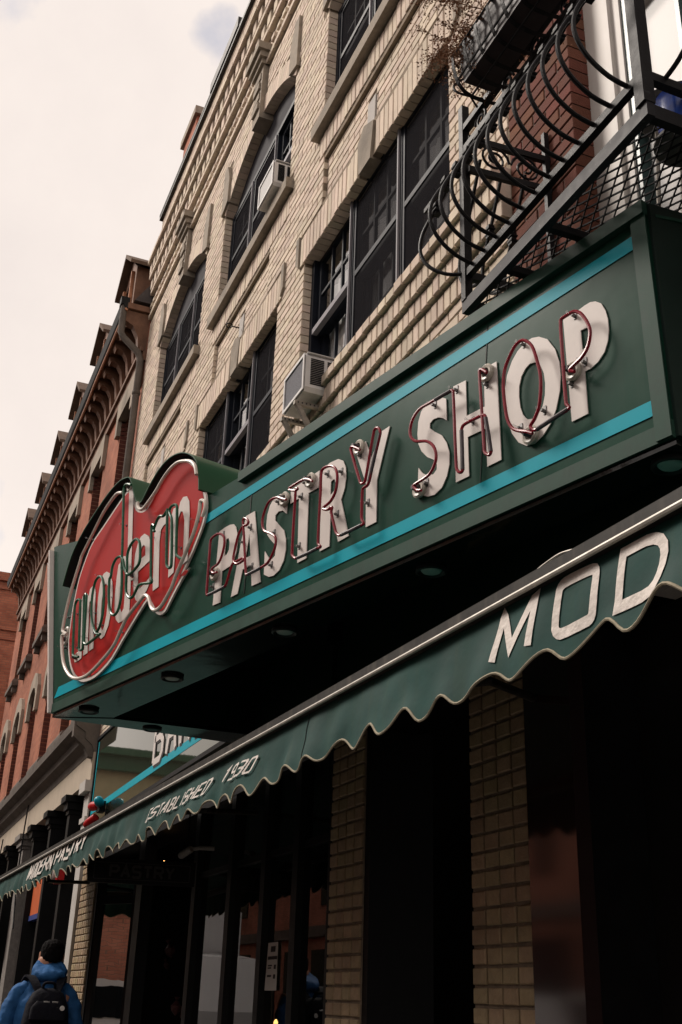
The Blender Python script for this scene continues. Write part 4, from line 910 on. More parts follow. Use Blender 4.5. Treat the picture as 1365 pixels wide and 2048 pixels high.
# splayed entrance with door leaf and its light above
dA, dB = wp(193, 1900, -.02), wp(255, 1900, -.02)
dn = Vector((.51, -.86, 0)); dd = Vector((.86, .51, 0))
o = Vector((-11.78, -.02, G))
p0 = onp((255, 1900), o, dn); wdt = (p0-o).dot(dd)
dr = mb = MB(); mb.obox(o, dd*.07, -dn*.05, Vector((0, 0, 2.62))); mb.obox(o+dd*(wdt-.0), dd*.09, -dn*.05, Vector((0, 0, 2.62))); mb.obox(o+dd*.07, dd*(wdt-.07), -dn*.05, Vector((0, 0, .25))); mb.obox(o+dd*.07+Vector((0, 0, 2.22)), dd*(wdt-.07), -dn*.05, Vector((0, 0, .08))); mb.obox(o+dd*.07+Vector((0, 0, 2.54)), dd*(wdt-.07), -dn*.05, Vector((0, 0, .08))); door = mb.build('door', 'blackpaint', shop)
for z0, z1 in ((.25, 2.22), (2.30, 2.54)):
    mb = MB(); q = o+dd*.07-dn*.02; mb.add([q+Vector((0, 0, z0)), q+dd*(wdt-.07)+Vector((0, 0, z0)), q+dd*(wdt-.07)+Vector((0, 0, z1)), q+Vector((0, 0, z1))], [(0, 1, 2, 3)]); mb.build('door_glass', 'doorglass', door, flip=False)
# things inside: string bulbs, paper lamp, wrapped sweets
for px, dpt in (((240, 1677), .5), ((296, 1843), .6), ((284, 1912), .5), ((275, 2020), .45), ((547, 1785), .5), ((546, 1802), .55), ((484, 1676), .5), ((600, 1907), .6), ((541, 2029), .4), ((552, 2046), .4), ((328, 1726), .6)):
    c = wp(px[0], px[1], .135); b = MB(); b.lathe([(.003, -.018), (.013, -.009), (.014, .004), (.005, .020)], c, seg=8); tag(b.build('light_bulb', 'bulb', smooth=True), 'tiny warm glowing bulb of the lights inside the dark shop window', 'light bulb', 'bulbs glowing inside the shop')
c = wp(323, 1783, .9); b = MB(); b.lathe([(.03, -.1), (.09, -.07), (.115, 0), (.09, .07), (.03, .1)], c, seg=16); tag(b.build('paper_lamp', 'orangelamp', smooth=True), 'dim round orange paper lamp hanging inside the shop doorway', 'lamp')
random.seed(5)
for k in range(16):
    c = wp(random.uniform(285, 375), random.uniform(1880, 2040), .7+random.random()*.3)
    b = MB(); rr = random.uniform(.03, .06); b.lathe([(.004, -1.3*rr), (rr*.8, -.6*rr), (rr, .2*rr), (rr*.4, .9*rr), (rr*.15, 1.2*rr), (rr*.5, 1.7*rr)], c, (random.uniform(-.4, .4), random.uniform(-.4, .4), 1), 8)
    tag(b.build('sweet_bag', 'sweets', smooth=True), 'cellophane bag of sweets displayed in the gloom behind the doorway', 'sweet bag', 'bags of sweets inside the shop')
# notice on the glass
q = [wp(x, y, .05) for x, y in ((530, 1981), (553, 1981), (557, 1884), (538, 1886))]
b = MB(); b.prism([q], Vector((0, -.002, 0))); no = tag(b.build('notice', 'paper'), 'white printed notice taped inside the shop window', 'notice')
for (u0, u1, v0, v1) in ((.3, .7, .80, .92), (.1, .9, .64, .71), (.15, .5, .50, .53), (.15, .45, .45, .48), (.68, .85, .44, .53), (.15, .5, .28, .32), (.68, .85, .24, .33)):
    f = lambda u, v: q[0]+(q[1]-q[0])*u+(q[3]-q[0])*v+Vector((0, -.0035, 0)); b = MB(); b.prism([[f(u0, v0), f(u1, v0), f(u1, v1), f(u0, v1)]], Vector((0, -.0008, 0))); b.build('print', 'ink', no)
# blade sign PASTRY under the awning
c0 = wp(285, 1745, -.45); bl = thing('hanging_sign', (c0.x, -.45, c0.z-.1), 'small dark hanging board lettered PASTRY beneath the awning', 'hanging sign')
vw = (CAM-c0); vw.z = 0; vw.normalize(); bd = Vector((-vw.y, vw.x, 0))
b = MB(); pts = [c0+bd*x+Vector((0, 0, z)) for x, z in ((-.37, -.08), (.37, -.08), (.37, .085), (-.37, .085))]; b.prism([pts], -vw*.03); bo = b.build('board', 'blackpaint', bl)
for x0, x1, z0, z1 in ((-.33, .33, .055, .059), (-.33, .33, -.055, -.051), (-.334, -.330, -.055, .059), (.330, .334, -.055, .059)):
    b = MB(); b.prism([[c0+bd*x+Vector((0, 0, z))+vw*.002 for x, z in ((x0, z0), (x1, z0), (x1, z1), (x0, z1))]], vw*.001); b.build('border', 'dimletter', bo)
text_obj('PASTRY', lambda u, v: c0+bd*(-.22+.44*u)+Vector((0, 0, -.036+.072*v))+vw*.002, vw, .26, .8, .35, 'dimletter', bo)
for x in (-.3, .3): b = MB(); p = c0+bd*x; b.tube([p+Vector((0, 0, .08)), p+Vector((0, 0, .42))], .006, 6); b.build('hanger', 'iron', bl)
# security camera
c = wp(372, 1705, -.2); sc = thing('security_camera', c, 'white security camera fixed under the awning near the hanging board', 'security camera')
b = MB(); b.lathe([(.022, -.06), (.026, -.05), (.026, .05), (.02, .06)], c, (-.75, -.4, -.35), 12); b.build('camera_body', 'camwhite', sc, smooth=True)
b = MB(); b.tube([c+Vector((.02, .02, .02)), c+Vector((.06, .08, .03)), c+Vector((.09, .18, .03))], .014, 8); b.build('bracket_arm', 'camwhite', sc)
# strobe lamps by the fascia panel
c = wp(205, 1616, -.08); st = thing('signal_lamp', (c.x, -.05, c.z-.05), 'cluster of red and blue lamps mounted below the mirror-like fascia', 'signal lamp')
b = MB(); b.box(c.x-.05, c.x+.10, -.13, -.065, c.z-.05, c.z+.06); b.build('housing', 'blackpaint', st)
for dx, dz, mt, ax in ((-.22, .03, 'redbox', (-1, -.35, 0)), (-.14, -.07, 'redbox', (-.7, -.5, -.5)), (.28, .03, 'cyan', (1, -.35, .1))):
    b = MB(); p = Vector((c.x, -.10, c.z)); a = Vector(ax).normalized(); b.lathe([(.045, .05), (.05, .12), (.05, .17), (.035, .21), (.012, .225)], p+Vector((0, 0, dz)), a, 14); b.build('lamp_dome', mt, st, smooth=True)
# iron bracket at the building corner
ib = thing('sign_bracket', wp(178, 1760, -.05), 'black iron bracket frame reaching out from the corner pier below the awning', 'bracket')
A_, B_, C_, D_ = wp(178, 1697, -.05), wp(178, 1765, -.05), wp(95, 1763, -.62), wp(95, 1700, -.62)
for p, q2 in ((A_, B_), (B_, C_), (A_, D_)): b = MB(); b.tube([p, q2], .018, 6); b.build('bar', 'iron', ib)
# ================================================================== right-hand red brick house with the balcony
rb = thing('brick_house', (-1.2, 0, G), 'red brick house with tall white windows behind the iron balcony', 'house')
mb = MB(); mb.box(-3.555, -3.035, .006, .30, 3.1, 12.5); rw = mb.build('pier', 'redmortar', rb)
rl = []
random.seed(11)
z = 3.2
i = 0
while z < 9.5:
    off = .105 if i % 2 else 0
    x = -3.55-off
    while x < -3.03:
        a, b_ = max(x, -3.55), min(x+.21, -3.03)
        if b_-a > .03: rl.append((a+.004*(a > -3.549), b_-.004*(b_ < -3.031), z+.004, z+.065, 0.0, .10))
        x += .21
    z += .069; i += 1
scatter_bricks(rl, rw, 'redb', 'brick', in_frame, 290)
# window bay: white frames
mb = MB(); mb.box(-3.03, 6, .20, .35, 3.0, 12.5); mb.build('bay_wall', 'whitepaint', rb)
mb = MB(); mb.box(6, 12, .0, .35, G, 12.5); mb.build('side_pier', 'redwall', rb)
mb = MB(); mb.box(-3.03, 12, .36, 9, 3.1, 12.4); mb.build('building_body', 'redwall', rb)
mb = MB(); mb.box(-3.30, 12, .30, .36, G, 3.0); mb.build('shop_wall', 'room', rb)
mb = MB(); mb.box(-3.035, -2.86, .10, .199, 3.1, 12.5); mb.build('window_casing', 'whitepaint', rb)
def tallwin(x0, x1, z0, z1):
    mb = MB(); rectframe(mb, x0, x1, z0, z1, .12, .198, .055); w_ = mb.build('window', 'whitepaint', rb)
    mb = MB(); mb.box(x0+.056, x0+.085, .13, .195, z0+.06, z1-.06); mb.build('sash_edge', 'tealglass', w_)
    for k in range(1, 4): mb = MB(); zz = z0+(z1-z0)*k/4; mb.box(x0+.086, x1-.056, .14, .19, zz-.012, zz+.012); mb.build('glazing_bar', 'whitepaint', w_)
    mb = MB(); mb.box((x0+x1)/2-.012, (x0+x1)/2+.012, .141, .189, z0+.06, z1-.06); mb.build('glazing_bar', 'tealglass', w_)
    mb = MB(); mb.box(x0+.05, x1-.05, .192, .199, z0+.05, z1-.05); mb.build('blind', 'paneblind', w_)
    mb = MB(); mb.add([(x0+.05, .165, z0+.05), (x1-.05, .165, z0+.05), (x1-.05, .165, z1-.05), (x0+.05, .165, z1-.05)], [(0, 1, 2, 3)]); mb.build('pane', 'pinkglass', w_, flip=False)
tallwin(-2.86, -2.10, 4.30, 6.9); tallwin(-2.02, -1.26, 4.30, 6.9); tallwin(-1.18, -.42, 4.3, 6.9)
mb = MB(); mb.box(-3.0, 3, .02, .199, 4.16, 4.22); mb.build('sill', 'concrete', rb)
# ---- balcony
X0, X1, YF = -3.285, -2.105, -.40
ba = thing('balcony', (-2.7, -.2, 4.2), 'black wrought iron balcony with bellied bars and mesh floor above the sign', 'balcony')
def bar(p, q, w, h, name='rail', mat='iron', par=None):
    p, q = Vector(p), Vector(q); d = (q-p).normalized(); up_ = Vector((0, 0, 1)); sd_ = d.cross(up_)
    if sd_.length < .01: sd_ = Vector((1, 0, 0))
    sd_.normalize(); u2 = sd_.cross(d).normalized()
    mb = MB(); mb.obox(p-sd_*w/2-u2*h/2, q-p, sd_*w, u2*h); return mb.build(name, mat, par or ba)
bar((X0-.02, YF, 4.235), (X1+.02, YF, 4.235), .03, .055, 'floor_angle', 'angle')
bar((X1, YF+.016, 4.235), (X1, .10, 4.235), .03, .055, 'floor_angle', 'iron'); bar((X0, YF+.016, 4.235), (X0, .0, 4.235), .03, .055, 'floor_angle', 'iron')
for x in (-2.70, -2.98): bar((x, YF+.016, 4.222), (x, .1, 4.222), .03, .03, 'joist')
bar((X0, YF, 4.39), (X1, YF, 4.39), .028, .034); bar((X1, YF+.016, 4.39), (X1, .05, 4.39), .028, .034); bar((X0, YF+.016, 4.39), (X0, .0, 4.39), .028, .034)
YC, ZC = -.53, 4.775
bar((X0-.13, YC, ZC), (X1+.13, YC, ZC), .010, .022); 
for zz in (5.05, 5.17): bar((X0, YF, zz), (X1, YF, zz), .035, .03, 'top_rail')
for zz in (4.93, 5.10): bar((X0+.03, YF, zz), (X0+.06, .0, zz), .022, .03, 'side_rail'); bar((X1, YF+.03, zz), (X1, .1, zz), .03, .035, 'side_rail')
for x, w in ((X0, .035), (X1, .045)): mb = MB(); mb.box(x-w/2, x+w/2, YF-w/2-.002, YF+w/2-.002, 4.262, 5.9 if x == X1 else 5.30); mb.build('corner_post', 'iron', ba)
for x in (X0+.06, ): mb = MB(); mb.box(x-.012, x+.012, -.03, -.006, 4.2, 5.25); mb.build('wall_post', 'iron', ba)
def belly(bx, by, ox, oy):
    B0 = Vector((bx, by, 4.40)); n_ = Vector((ox, oy, 0))
    P = [B0, B0+n_*.085+Vector((0, 0, .018)), B0+n_*.165+Vector((0, 0, .075)), B0+n_*.205+Vector((0, 0, .155)), B0+n_*.200+Vector((0, 0, .24)), B0+n_*.165+Vector((0, 0, .32)), B0+n_*.13+Vector((0, 0, ZC-4.40)), B0+n_*.085+Vector((0, 0, .47)), B0+n_*.04+Vector((0, 0, .56)), B0+n_*.005+Vector((0, 0, .64))]
    mb = MB(); mb.tube(smooth_path(P, 4), .0085, 8); o = mb.build('baluster', 'iron', ba)
    c = B0+n_*.13+Vector((0, 0, ZC-4.40)); mb = MB()
    for k, (w, h) in enumerate(((.021, .012), (.026, .010), (.018, .016), (.026, .010), (.021, .012))):
        zz = -.030+k*.0135; mb.lathe([(w*.95, -h/2), (w, 0), (w*.95, h/2)], c+Vector((0, 0, zz)), (0, 0, 1), 4)
    mb.build('collar', 'iron', o)
nb = 12
for k in range(nb): belly(X0+.02+(X1-X0-.04)*(k+.5)/nb, YF, 0, -1)
for k in range(3): belly(X0, YF+.08+k*.115, -1, 0)
for k in range(4): belly(X1, YF+.08+k*.105, 1, 0)
belly(X0, YF, -.7, -.7)
# scrolls between the side rails
def scroll(c, ax, sgn=1, r0=.075):
    P = []
    for k in range(26):
        t = k/25*3.6*math.pi; r = r0*(1-.78*k/25); P.append(c+Vector(ax)*(r*math.cos(t)*sgn)+Vector((0, 0, r*math.sin(t))))
    mb = MB(); mb.tube(P, .006, 6); mb.build('scroll', 'iron', ba)
for yy, s in ((-.28, 1), (-.12, -1)): scroll(Vector((X0+.05, yy, 5.015)), (0, 1, 0), s)
for k in range(5): scroll(Vector((X0+.15+k*.22, YF, 5.11)), (1, 0, 0), 1 if k % 2 else -1, .05)
# expanded metal floor
mb = MB(); pitch = .020; nx = int((X1-X0)/.046); rows_ = int((.05-YF)/pitch)
for r_ in range(rows_):
    y0 = YF+.02+r_*pitch
    for k in range(nx):
        xa = X0+.005+k*.046; sgn = 1 if (k+r_) % 2 else -1
        pa = Vector((xa, y0+(0 if sgn > 0 else pitch), 4.245)); pb_ = Vector((xa+.046, y0+(pitch if sgn > 0 else 0), 4.245))
        d = (pb_-pa).normalized(); s_ = Vector((-d.y, d.x, 0))*.0024; mb.obox(pa-s_, pb_-pa, s_*2, Vector((0, 0, .006)))
o = mb.build('mesh_floor', 'iron', ba, kind='stuff')
# planter in its basket
pl = thing('planter_box', (-2.5, -.55, 5.03), 'long dark window box planter hooked outside the balcony rail', 'planter')
PX0, PX1 = -2.945, -1.75
mb = MB(); mb.loft([[Vector((x, y, z)) for x, y, z in ((PX0+e, -.605+e*.3, zz), (PX1-e, -.605+e*.3, zz), (PX1-e, -.465, zz), (PX0+e, -.465, zz))] for zz, e in ((5.04, .02), (5.10, .01), (5.11, .004), (5.205, .0), (5.215, -.008), (5.235, -.008))]); mb.build('trough', 'planter', pl, smooth=False)
k = 0
x = PX0-.01
while x < PX1:
    P = [(x, -.455, 5.24), (x, -.52, 5.245), (x, -.60, 5.235), (x, -.632, 5.20), (x, -.628, 5.13), (x, -.607, 5.06), (x, -.57, 5.022), (x, -.5, 5.012), (x, -.44, 5.02)]
    mb = MB(); Q = smooth_path(P, 3); mb.add([], [])
    for a_, b_ in zip(Q, Q[1:]):
        d = (b_-a_).normalized(); s_ = Vector((.009, 0, 0)); n_ = d.cross(s_).normalized()*.0025; mb.obox(a_-s_, b_-a_+d*.001, s_*2, n_)
    mb.build('basket_strap', 'iron', pl); x += .095
for yy, zz in ((-.634, 5.19), (-.612, 5.075), (-.55, 5.012)): mb = MB(); mb.tube([(PX0-.05, yy+.05, zz), (PX0-.015, yy, zz), (PX1, yy, zz)], .005, 6); mb.build('basket_rail', 'iron', pl)
mb = MB(); mb.tube(smooth_path([(PX0-.012, -.455, 5.24), (PX0-.06, -.53, 5.18), (PX0-.06, -.60, 5.10), (PX0-.03, -.6, 5.03), (PX0, -.5, 5.01)], 4), .005, 6); mb.build('basket_end', 'iron', pl)
# dried plant
dp = thing('dried_plant', (-2.75, -.54, 5.22), 'dry brown leafless bush spilling from the window box planter', 'dried plant')
random.seed(3)
tw = MB(); lf = MB()
def twig(p, d, ln, r, depth):
    P = [p]; cur = p.copy(); dd_ = d.normalized(); n_ = 5
    for k in range(n_):
        dd_ = (dd_+Vector((random.uniform(-.35, .35), random.uniform(-.35, .35), random.uniform(-.3, .25)))).normalized(); cur = cur+dd_*ln/n_; P.append(cur.copy())
        if depth > 0:
            for _ in range(2): twig(cur, (dd_+Vector((random.uniform(-1, 1), random.uniform(-1, 1), random.uniform(-.7, .7)))), ln*.55, r*.6, depth-1)
        if depth < 2:
            for _ in range(1):
                q = cur+Vector([random.gauss(0, .006) for _ in range(3)]); a_ = Vector([random.uniform(-1, 1) for _ in range(3)]).normalized()*.006; b_ = a_.orthogonal().normalized()*.0035
                lf.add([q-a_, q+b_, q+a_, q-b_], [(0, 1, 2, 3)])
    tw.tube(P, [r*(1-.5*k/n_) for k in range(n_+1)], 4)
for k in range(11):
    b_ = Vector((random.uniform(-2.93, -2.5), random.uniform(-.60, -.48), 5.2)); twig(b_, Vector((random.uniform(-1.0, .1), random.uniform(-.7, .2), random.uniform(.1, .9))), random.uniform(.16, .27), .0022, 2)
tw.build('twigs', 'twig', dp, kind='stuff'); lf.build('dry_leaves', 'twig', dp, kind='stuff', flip=False)
# things standing on the balcony
c = Vector((-2.20, -.16, 4.27)); st_ = thing('garden_pot', c, 'blue glazed pot standing on the balcony mesh floor', 'pot')
mb = MB(); mb.lathe([(.05, 0), (.075, .04), (.09, .10), (.085, .17), (.095, .19), (.085, .19), (.075, .13)], c, seg=24); mb.build('pot', 'blue', st_, smooth=True)
mb = MB(); mb.lathe([(.09, -.008), (.11, .0), (.11, .01)], c+Vector((0, 0, .004)), seg=24); mb.build('saucer', 'greyseat', st_, smooth=True)
c = Vector((-2.42, .02, 4.26)); st_ = thing('stool', c, 'round grey seat on metal legs standing on the balcony', 'stool')
mb = MB(); mb.lathe([(.10, .0), (.14, .01), (.15, .03), (.13, .05)], c+Vector((0, 0, .40)), seg=24); mb.build('seat', 'greyseat', st_, smooth=True)
for dx, dy in ((-.1, -.05), (.1, -.05), (-.1, .06), (.1, .06)): mb = MB(); mb.tube([c+Vector((dx*.6, dy, .40)), c+Vector((dx, dy, .0))], .008, 6); mb.build('leg', 'galv', st_)

# ================================================================== air conditioners
def ac_unit(x0, x1, y0, y1, z0, z1, label, coil='accoil'):
    t_ = thing('air_conditioner', ((x0+x1)/2, y1, z0), label, 'air conditioner')
    e = .018
    mb = MB(); mb.prism([[(x0+e, y0, z0+.02), (x1-e, y0, z0+.02), (x1, y0, z0+.05), (x1, y0, z1-.025), (x1-e, y0, z1), (x0+e, y0, z1), (x0, y0, z1-.025), (x0, y0, z0+.05)]], Vector((0, y1-y0, 0))); cs = mb.build('casing', 'acwhite', t_)
    mb = MB(); mb.box(x0+.022, x1-.022, y0-.004, y0-.0005, z0+.05, z1-.022); mb.build('condenser_coil', coil, t_)
    mb = MB(); rectframe(mb, x0+.004, x1-.004, z0+.03, z1-.004, y0-.012, y0-.0045, .02); mb.build('back_frame', 'acwhite', t_)
    ym = (y0+y1)/2; n_ = 15; zz0, zz1 = z0+.07, z1-.035
    for (ya, yb) in ((y0+.035, ym-.012), (ym+.012, y1-.02)):
        for k in range(n_):
            zc = zz0+(zz1-zz0)*(k+.5)/n_; mb = MB(); mb.box(x1+.0006, x1+.003, ya, yb, zc-.0045, zc+.0045); mb.build('louvre_slot', 'acdark', cs)
    mb = MB(); mb.box(x0-.002, x1+.004, y0+.01, y1-.02, z1+.0005, z1+.006); mb.build('top_flange', 'acwhite', t_)
    return t_
ac_unit(-6.17, -5.775, -.21, .07, 5.195, 5.50, 'white louvred air conditioner on a strut bracket in the lower window')
br_ = thing('support_bracket', (-6.0, -.1, 4.9), 'galvanised strut bracket propping the louvred air conditioner', 'bracket')
for xx in (-6.13, -5.88):
    b = MB(); b.obox((xx-.016, -.24, 5.155), (.032, 0, 0), (0, .25, 0), (0, 0, .028)); b.build('arm', 'galv', br_)
    b = MB(); b.obox((xx-.014, -.235, 5.16), (.028, 0, 0), (0, .16, -.26), (0, .02, .022)); b.build('strut', 'galv', br_)
    for k in range(8): b = MB(); b.box(xx+.0165, xx+.0185, -.22+k*.028, -.212+k*.028, 5.164, 5.174); b.build('slot_hole', 'acdark', br_)
ac_unit(-7.50, -7.10, -.12, .09, 7.955, 8.24, 'white air conditioner sitting in the arched window', coil='acpanel')
# ================================================================== neighbouring red brick row
nb_ = thing('brick_row_building', (-21.5, 0, G), 'red brick row building with bracketed timber eaves and stone window heads', 'building')
NX0, NX1 = -25.6, -12.965
cols = [-13.88-2.06*k for k in range(6)]
lp = [[(NX0, 3.9), (NX1, 3.9), (NX1, 10.32), (NX0, 10.32)]]
for c in cols:
    lp.append([(c-.42, 7.66), (c+.42, 7.66), (c+.42, 9.28), (c-.42, 9.28)])
    lp.append([(c-.42, 4.92), (c+.42, 4.92), (c+.42, 6.42), (c+.25, 6.56), (c, 6.62), (c-.25, 6.56), (c-.42, 6.42)])
mb = MB(); mb.prism([[Vector((x, 0, z)) for x, z in l] for l in lp], (0, .35, 0)); nw = mb.build('wall', 'redwall', nb_)
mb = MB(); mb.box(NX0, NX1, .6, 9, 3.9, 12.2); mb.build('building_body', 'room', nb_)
mb = MB(); mb.box(NX0-.25, NX0, -.0, 9, G, 10.3); mb.build('end_wall', 'redwall', nb_)
def nwin(c, z0, z1, arch):
    mb = MB(); rectframe(mb, c-.42, c+.42, z0, z1, .16, .24, .06); w_ = mb.build('window', 'darkframe', nb_)
    zm = (z0+z1)/2; mb = MB(); mb.box(c-.36, c+.36, .165, .23, zm-.03, zm+.03); mb.build('meeting_rail', 'darkframe', w_)
    mb = MB(); mb.add([(c-.37, .2, z0+.05), (c+.37, .2, z0+.05), (c+.37, .2, z1-.05), (c-.37, .2, z1-.05)], [(0, 1, 2, 3)]); mb.build('pane', 'glass', w_, flip=False)
    mb = MB(); mb.prism([[(c-.60, -.13, z0-.15), (c+.60, -.13, z0-.15), (c+.60, -.13, z0-.06), (c+.57, -.10, z0-.0), (c-.57, -.10, z0-.0), (c-.60, -.13, z0-.06)]], (0, .3, 0)); sl = mb.build('sill', 'sootstone', nb_)
    for s_ in (-.45, .45): mb = MB(); mb.box(c+s_-.06, c+s_+.06, -.10, -.001, z0-.27, z0-.152); mb.build('sill_block', 'sootstone', sl)
    if arch:
        P = [(c-.60, 6.10), (c-.42, 6.10), (c-.42, 6.42), (c-.25, 6.56), (c, 6.62), (c+.25, 6.56), (c+.42, 6.42), (c+.42, 6.10), (c+.60, 6.10), (c+.60, 6.55), (c+.38, 6.80), (c, 6.90), (c-.38, 6.80), (c-.60, 6.55)]
    else:
        P = [(c-.56, 9.02), (c-.42, 9.02), (c-.42, 9.27), (c+.42, 9.27), (c+.42, 9.02), (c+.56, 9.02), (c+.56, 9.58), (c-.56, 9.58)]
    mb = MB(); mb.prism([[Vector((x, -.06, z)) for x, z in P]], (0, .12, 0)); mb.build('stone_head', 'limestone', nb_)
    # bonded dark brick jamb
    mb = MB(); zz = z0
    while zz < z1-.07: mb.box(c-.425, c-.418, .002, .15, zz+.006, zz+.062); zz += .069
    mb.build('jamb_bricks', 'redb', nb_, kind='stuff')
for c in cols: nwin(c, 7.66, 9.28, False); nwin(c, 4.92, 6.42, True)
# eaves: soffit, fascia, gutter, brackets
mb = MB(); mb.box(NX0-.1, NX1, -.33, .0, 10.33, 10.42); mb.build('soffit', 'timber', nb_)
mb = MB(); mb.box(NX0-.1, NX1, -.05, -.001, 9.56, 9.70); mb.box(NX0-.1, NX1, -.09, -.0505, 9.70, 9.76); mb.build('frieze_moulding', 'timber', nb_)
mb = MB(); mb.prism([[(NX1, -.33, 10.30), (NX1, -.38, 10.35), (NX1, -.41, 10.46), (NX1, -.33, 10.48)]], (NX0-.1-NX1, 0, 0)); mb.build('gutter', 'hoodblack', nb_)
mb = MB(); mb.tube([(NX1, -.345, 10.305), (-15.2, -.35, 10.285), (-15.9, -.335, 10.30), (NX0, -.35, 10.295)], .022, 8); mb.build('gutter_strap', 'copper', nb_)
prof = [(0, 9.50), (-.05, 9.50), (-.07, 9.56), (-.06, 9.62), (-.10, 9.66), (-.14, 9.78), (-.22, 9.84), (-.32, 9.86), (-.36, 9.84), (-.39, 9.88), (-.38, 9.928), (0, 9.928)]
mb = MB(); mb.prism([[Vector((-.065, y*.78, 10.328+(z-9.928)*1.75)) for y, z in prof]], (.13, 0, 0)); bmesh_ = mb.mesh('eaves_bracket', 'timber')
x = NX1-.20
while x > NX0:
    o_ = bpy.data.objects.new('eaves_bracket', bmesh_); col.objects.link(o_); o_.parent = nb_; o_.matrix_parent_inverse = Matrix.Translation(-nb_.location); o_.location = (x, -.002, 0); x -= .385
mb = MB(); mb.prism([[Vector((NX1-.16, y*1.0, 10.32+(z-9.93)*2.6)) for y, z in prof]], (.12, 0, 0)); mb.build('end_console', 'timber', nb_)
# mansard roof and dormers
mb = MB(); mb.prism([[(NX1, -.25, 10.48), (NX1, .9, 12.3), (NX1, 3, 12.8), (NX1, 3, 10.48)]], (NX0-NX1, 0, 0)); mb.build('roof', 'slate', nb_)
for k, c in enumerate([-13.75]+[-15.75-2.08*i for i in range(5)]):
    w = .44; zt = 11.30
    mb = MB(); mb.prism([[(c-w, -.22, 10.46), (c+w, -.22, 10.46), (c+w, -.22, zt), (c, -.22, zt+.38), (c-w, -.22, zt)], [(c-.28, -.22, 10.62), (c+.28, -.22, 10.62), (c+.28, -.22, zt-.05), (c, -.22, zt+.1), (c-.28, -.22, zt-.05)]], (0, 1.1, 0)); dm = mb.build('dormer', 'timber', nb_)
    mb = MB(); mb.prism([[(c-w-.12, -.34, zt-.04), (c, -.34, zt+.40), (c+w+.12, -.34, zt-.04), (c+w+.12, -.34, zt+.02), (c, -.34, zt+.47), (c-w-.12, -.34, zt+.02)]], (0, 1.5, 0)); mb.build('dormer_roof', 'brown', dm)
    mb = MB(); mb.box(c-.27, c+.27, -.05, -.03, 10.62, zt-.06); mb.build('dormer_pane', 'carglass', dm)
    for s_ in (-.30, .27): mb = MB(); mb.box(c+s_, c+s_+.03, -.27, -.221, 10.6, zt); mb.build('dormer_post', 'copper', dm)
    mb = MB(); mb.box(c-w-.06, c+w+.06, -.30, -.2205, 10.485, 10.56); mb.build('dormer_sill', 'timber', dm)
mb = MB(); mb.box(-14.35, -13.55, .45, 1.1, 11.5, 14.65); ch = mb.build('chimney', 'farwall', nb_)
mb = MB(); mb.box(-14.42, -13.48, .40, 1.15, 14.651, 14.80); mb.build('chimney_cap', 'concrete', ch)
# downpipe at the party line
mb = MB(); P = [(-13.03, -.37, 10.4), (-13.03, -.37, 9.95), (-13.0, -.33, 9.86), (-12.98, -.11, 9.66), (-12.97, -.07, 9.54), (-12.97, -.07, 4.7)]
mb.tube(P, .048, 10); dpipe = mb.build('downpipe', 'sootstone', nb_)
for zz in (9.0, 7.6, 6.2): mb = MB(); mb.lathe([(.055, 0), (.06, .02), (.055, .05)], (-12.97, -.07, zz), seg=12); mb.build('pipe_clip', 'sootstone', dpipe)
mb = MB(); mb.box(-13.1, -12.97, -.43, -.31, 10.38, 10.5); mb.build('hopper', 'hoodblack', dpipe)
# shop floor of the row: cornice, frieze, columns
mb = MB(); mb.prism([[(NX1, 0, 4.20), (NX1, -.05, 4.20), (NX1, -.07, 4.27), (NX1, -.16, 4.34), (NX1, -.17, 4.42), (NX1, -.28, 4.48), (NX1, -.29, 4.58), (NX1, 0, 4.66)]], (NX0-NX1, 0, 0)); mb.build('shop_cornice', 'sootstone', nb_)
x = -12.97
for k, wd_ in enumerate((2.2, 2.6, 2.6, 2.6, 2.6)):
    mb = MB(); mb.box(x-wd_+.006, x, -.045, .2, 3.87, 4.198); mb.build('frieze_block', 'frieze', nb_); x -= wd_
mb = MB(); mb.prism([[(-13.10, 0, 4.12), (-13.10, -.10, 4.14), (-13.10, -.15, 4.24), (-13.10, -.30, 4.36), (-13.10, -.31, 4.61), (-13.10, 0, 4.65)]], (.12, 0, 0)); mb.build('cornice_console', 'sootstone', nb_)
def column(c, w, mat, ztop=3.868):
    mb = MB(); mb.box(c-w/2, c+w/2, -.03, .20, G, ztop-.22); cl = mb.build('column', mat, nb_)
    mb = MB()
    for z0, z1, e in ((ztop-.22, ztop-.17, .02), (ztop-.17, ztop-.08, .05), (ztop-.08, ztop, .09)): mb.box(c-w/2-e, c+w/2+e, -.03-e, .2, z0, z1-.001)
    mb.build('capital', mat, cl)
    mb = MB(); mb.box(c-w/2-.03, c+w/2+.03, -.06, .2, ztop-.62, ztop-.56); mb.build('necking', mat, cl)
for c in (-14.31, -15.76, -17.32, -20.2, -21.7, -23.2): column(c, .17, 'blackpaint')
column(-18.6, .44, 'greycol'); column(-24.6, .44, 'greycol')
mb = MB(); mb.box(-13.27, -12.965, -.035, .3, G, 3.40); mb.build('pilaster', 'palestone', nb_)
mb = MB(); mb.box(-13.29, -12.955, -.06, .3, 3.40, 3.46); mb.box(-13.32, -12.95, -.10, .3, 3.74, 3.868); mb.box(-13.27, -12.965, -.035, .3, 3.46, 3.74); mb.build('capital', 'palestone', nb_)
mb = MB(); mb.box(NX0, NX1, .42, .46, G, 3.87); mb.build('shop_glazing', 'carglass', nb_)
mb = MB(); mb.box(-20.0, -12.97, .36, .419, 2.62, 2.70); mb.build('glazing_transom', 'blackpaint', nb_)
mb = MB(); mb.box(-17.2, -15.95, .05, .12, 2.60, 3.05); sg_ = tag(mb.build('sign_board', 'orange'), 'orange sign board with blue lower edge between the black shop columns', 'sign board')
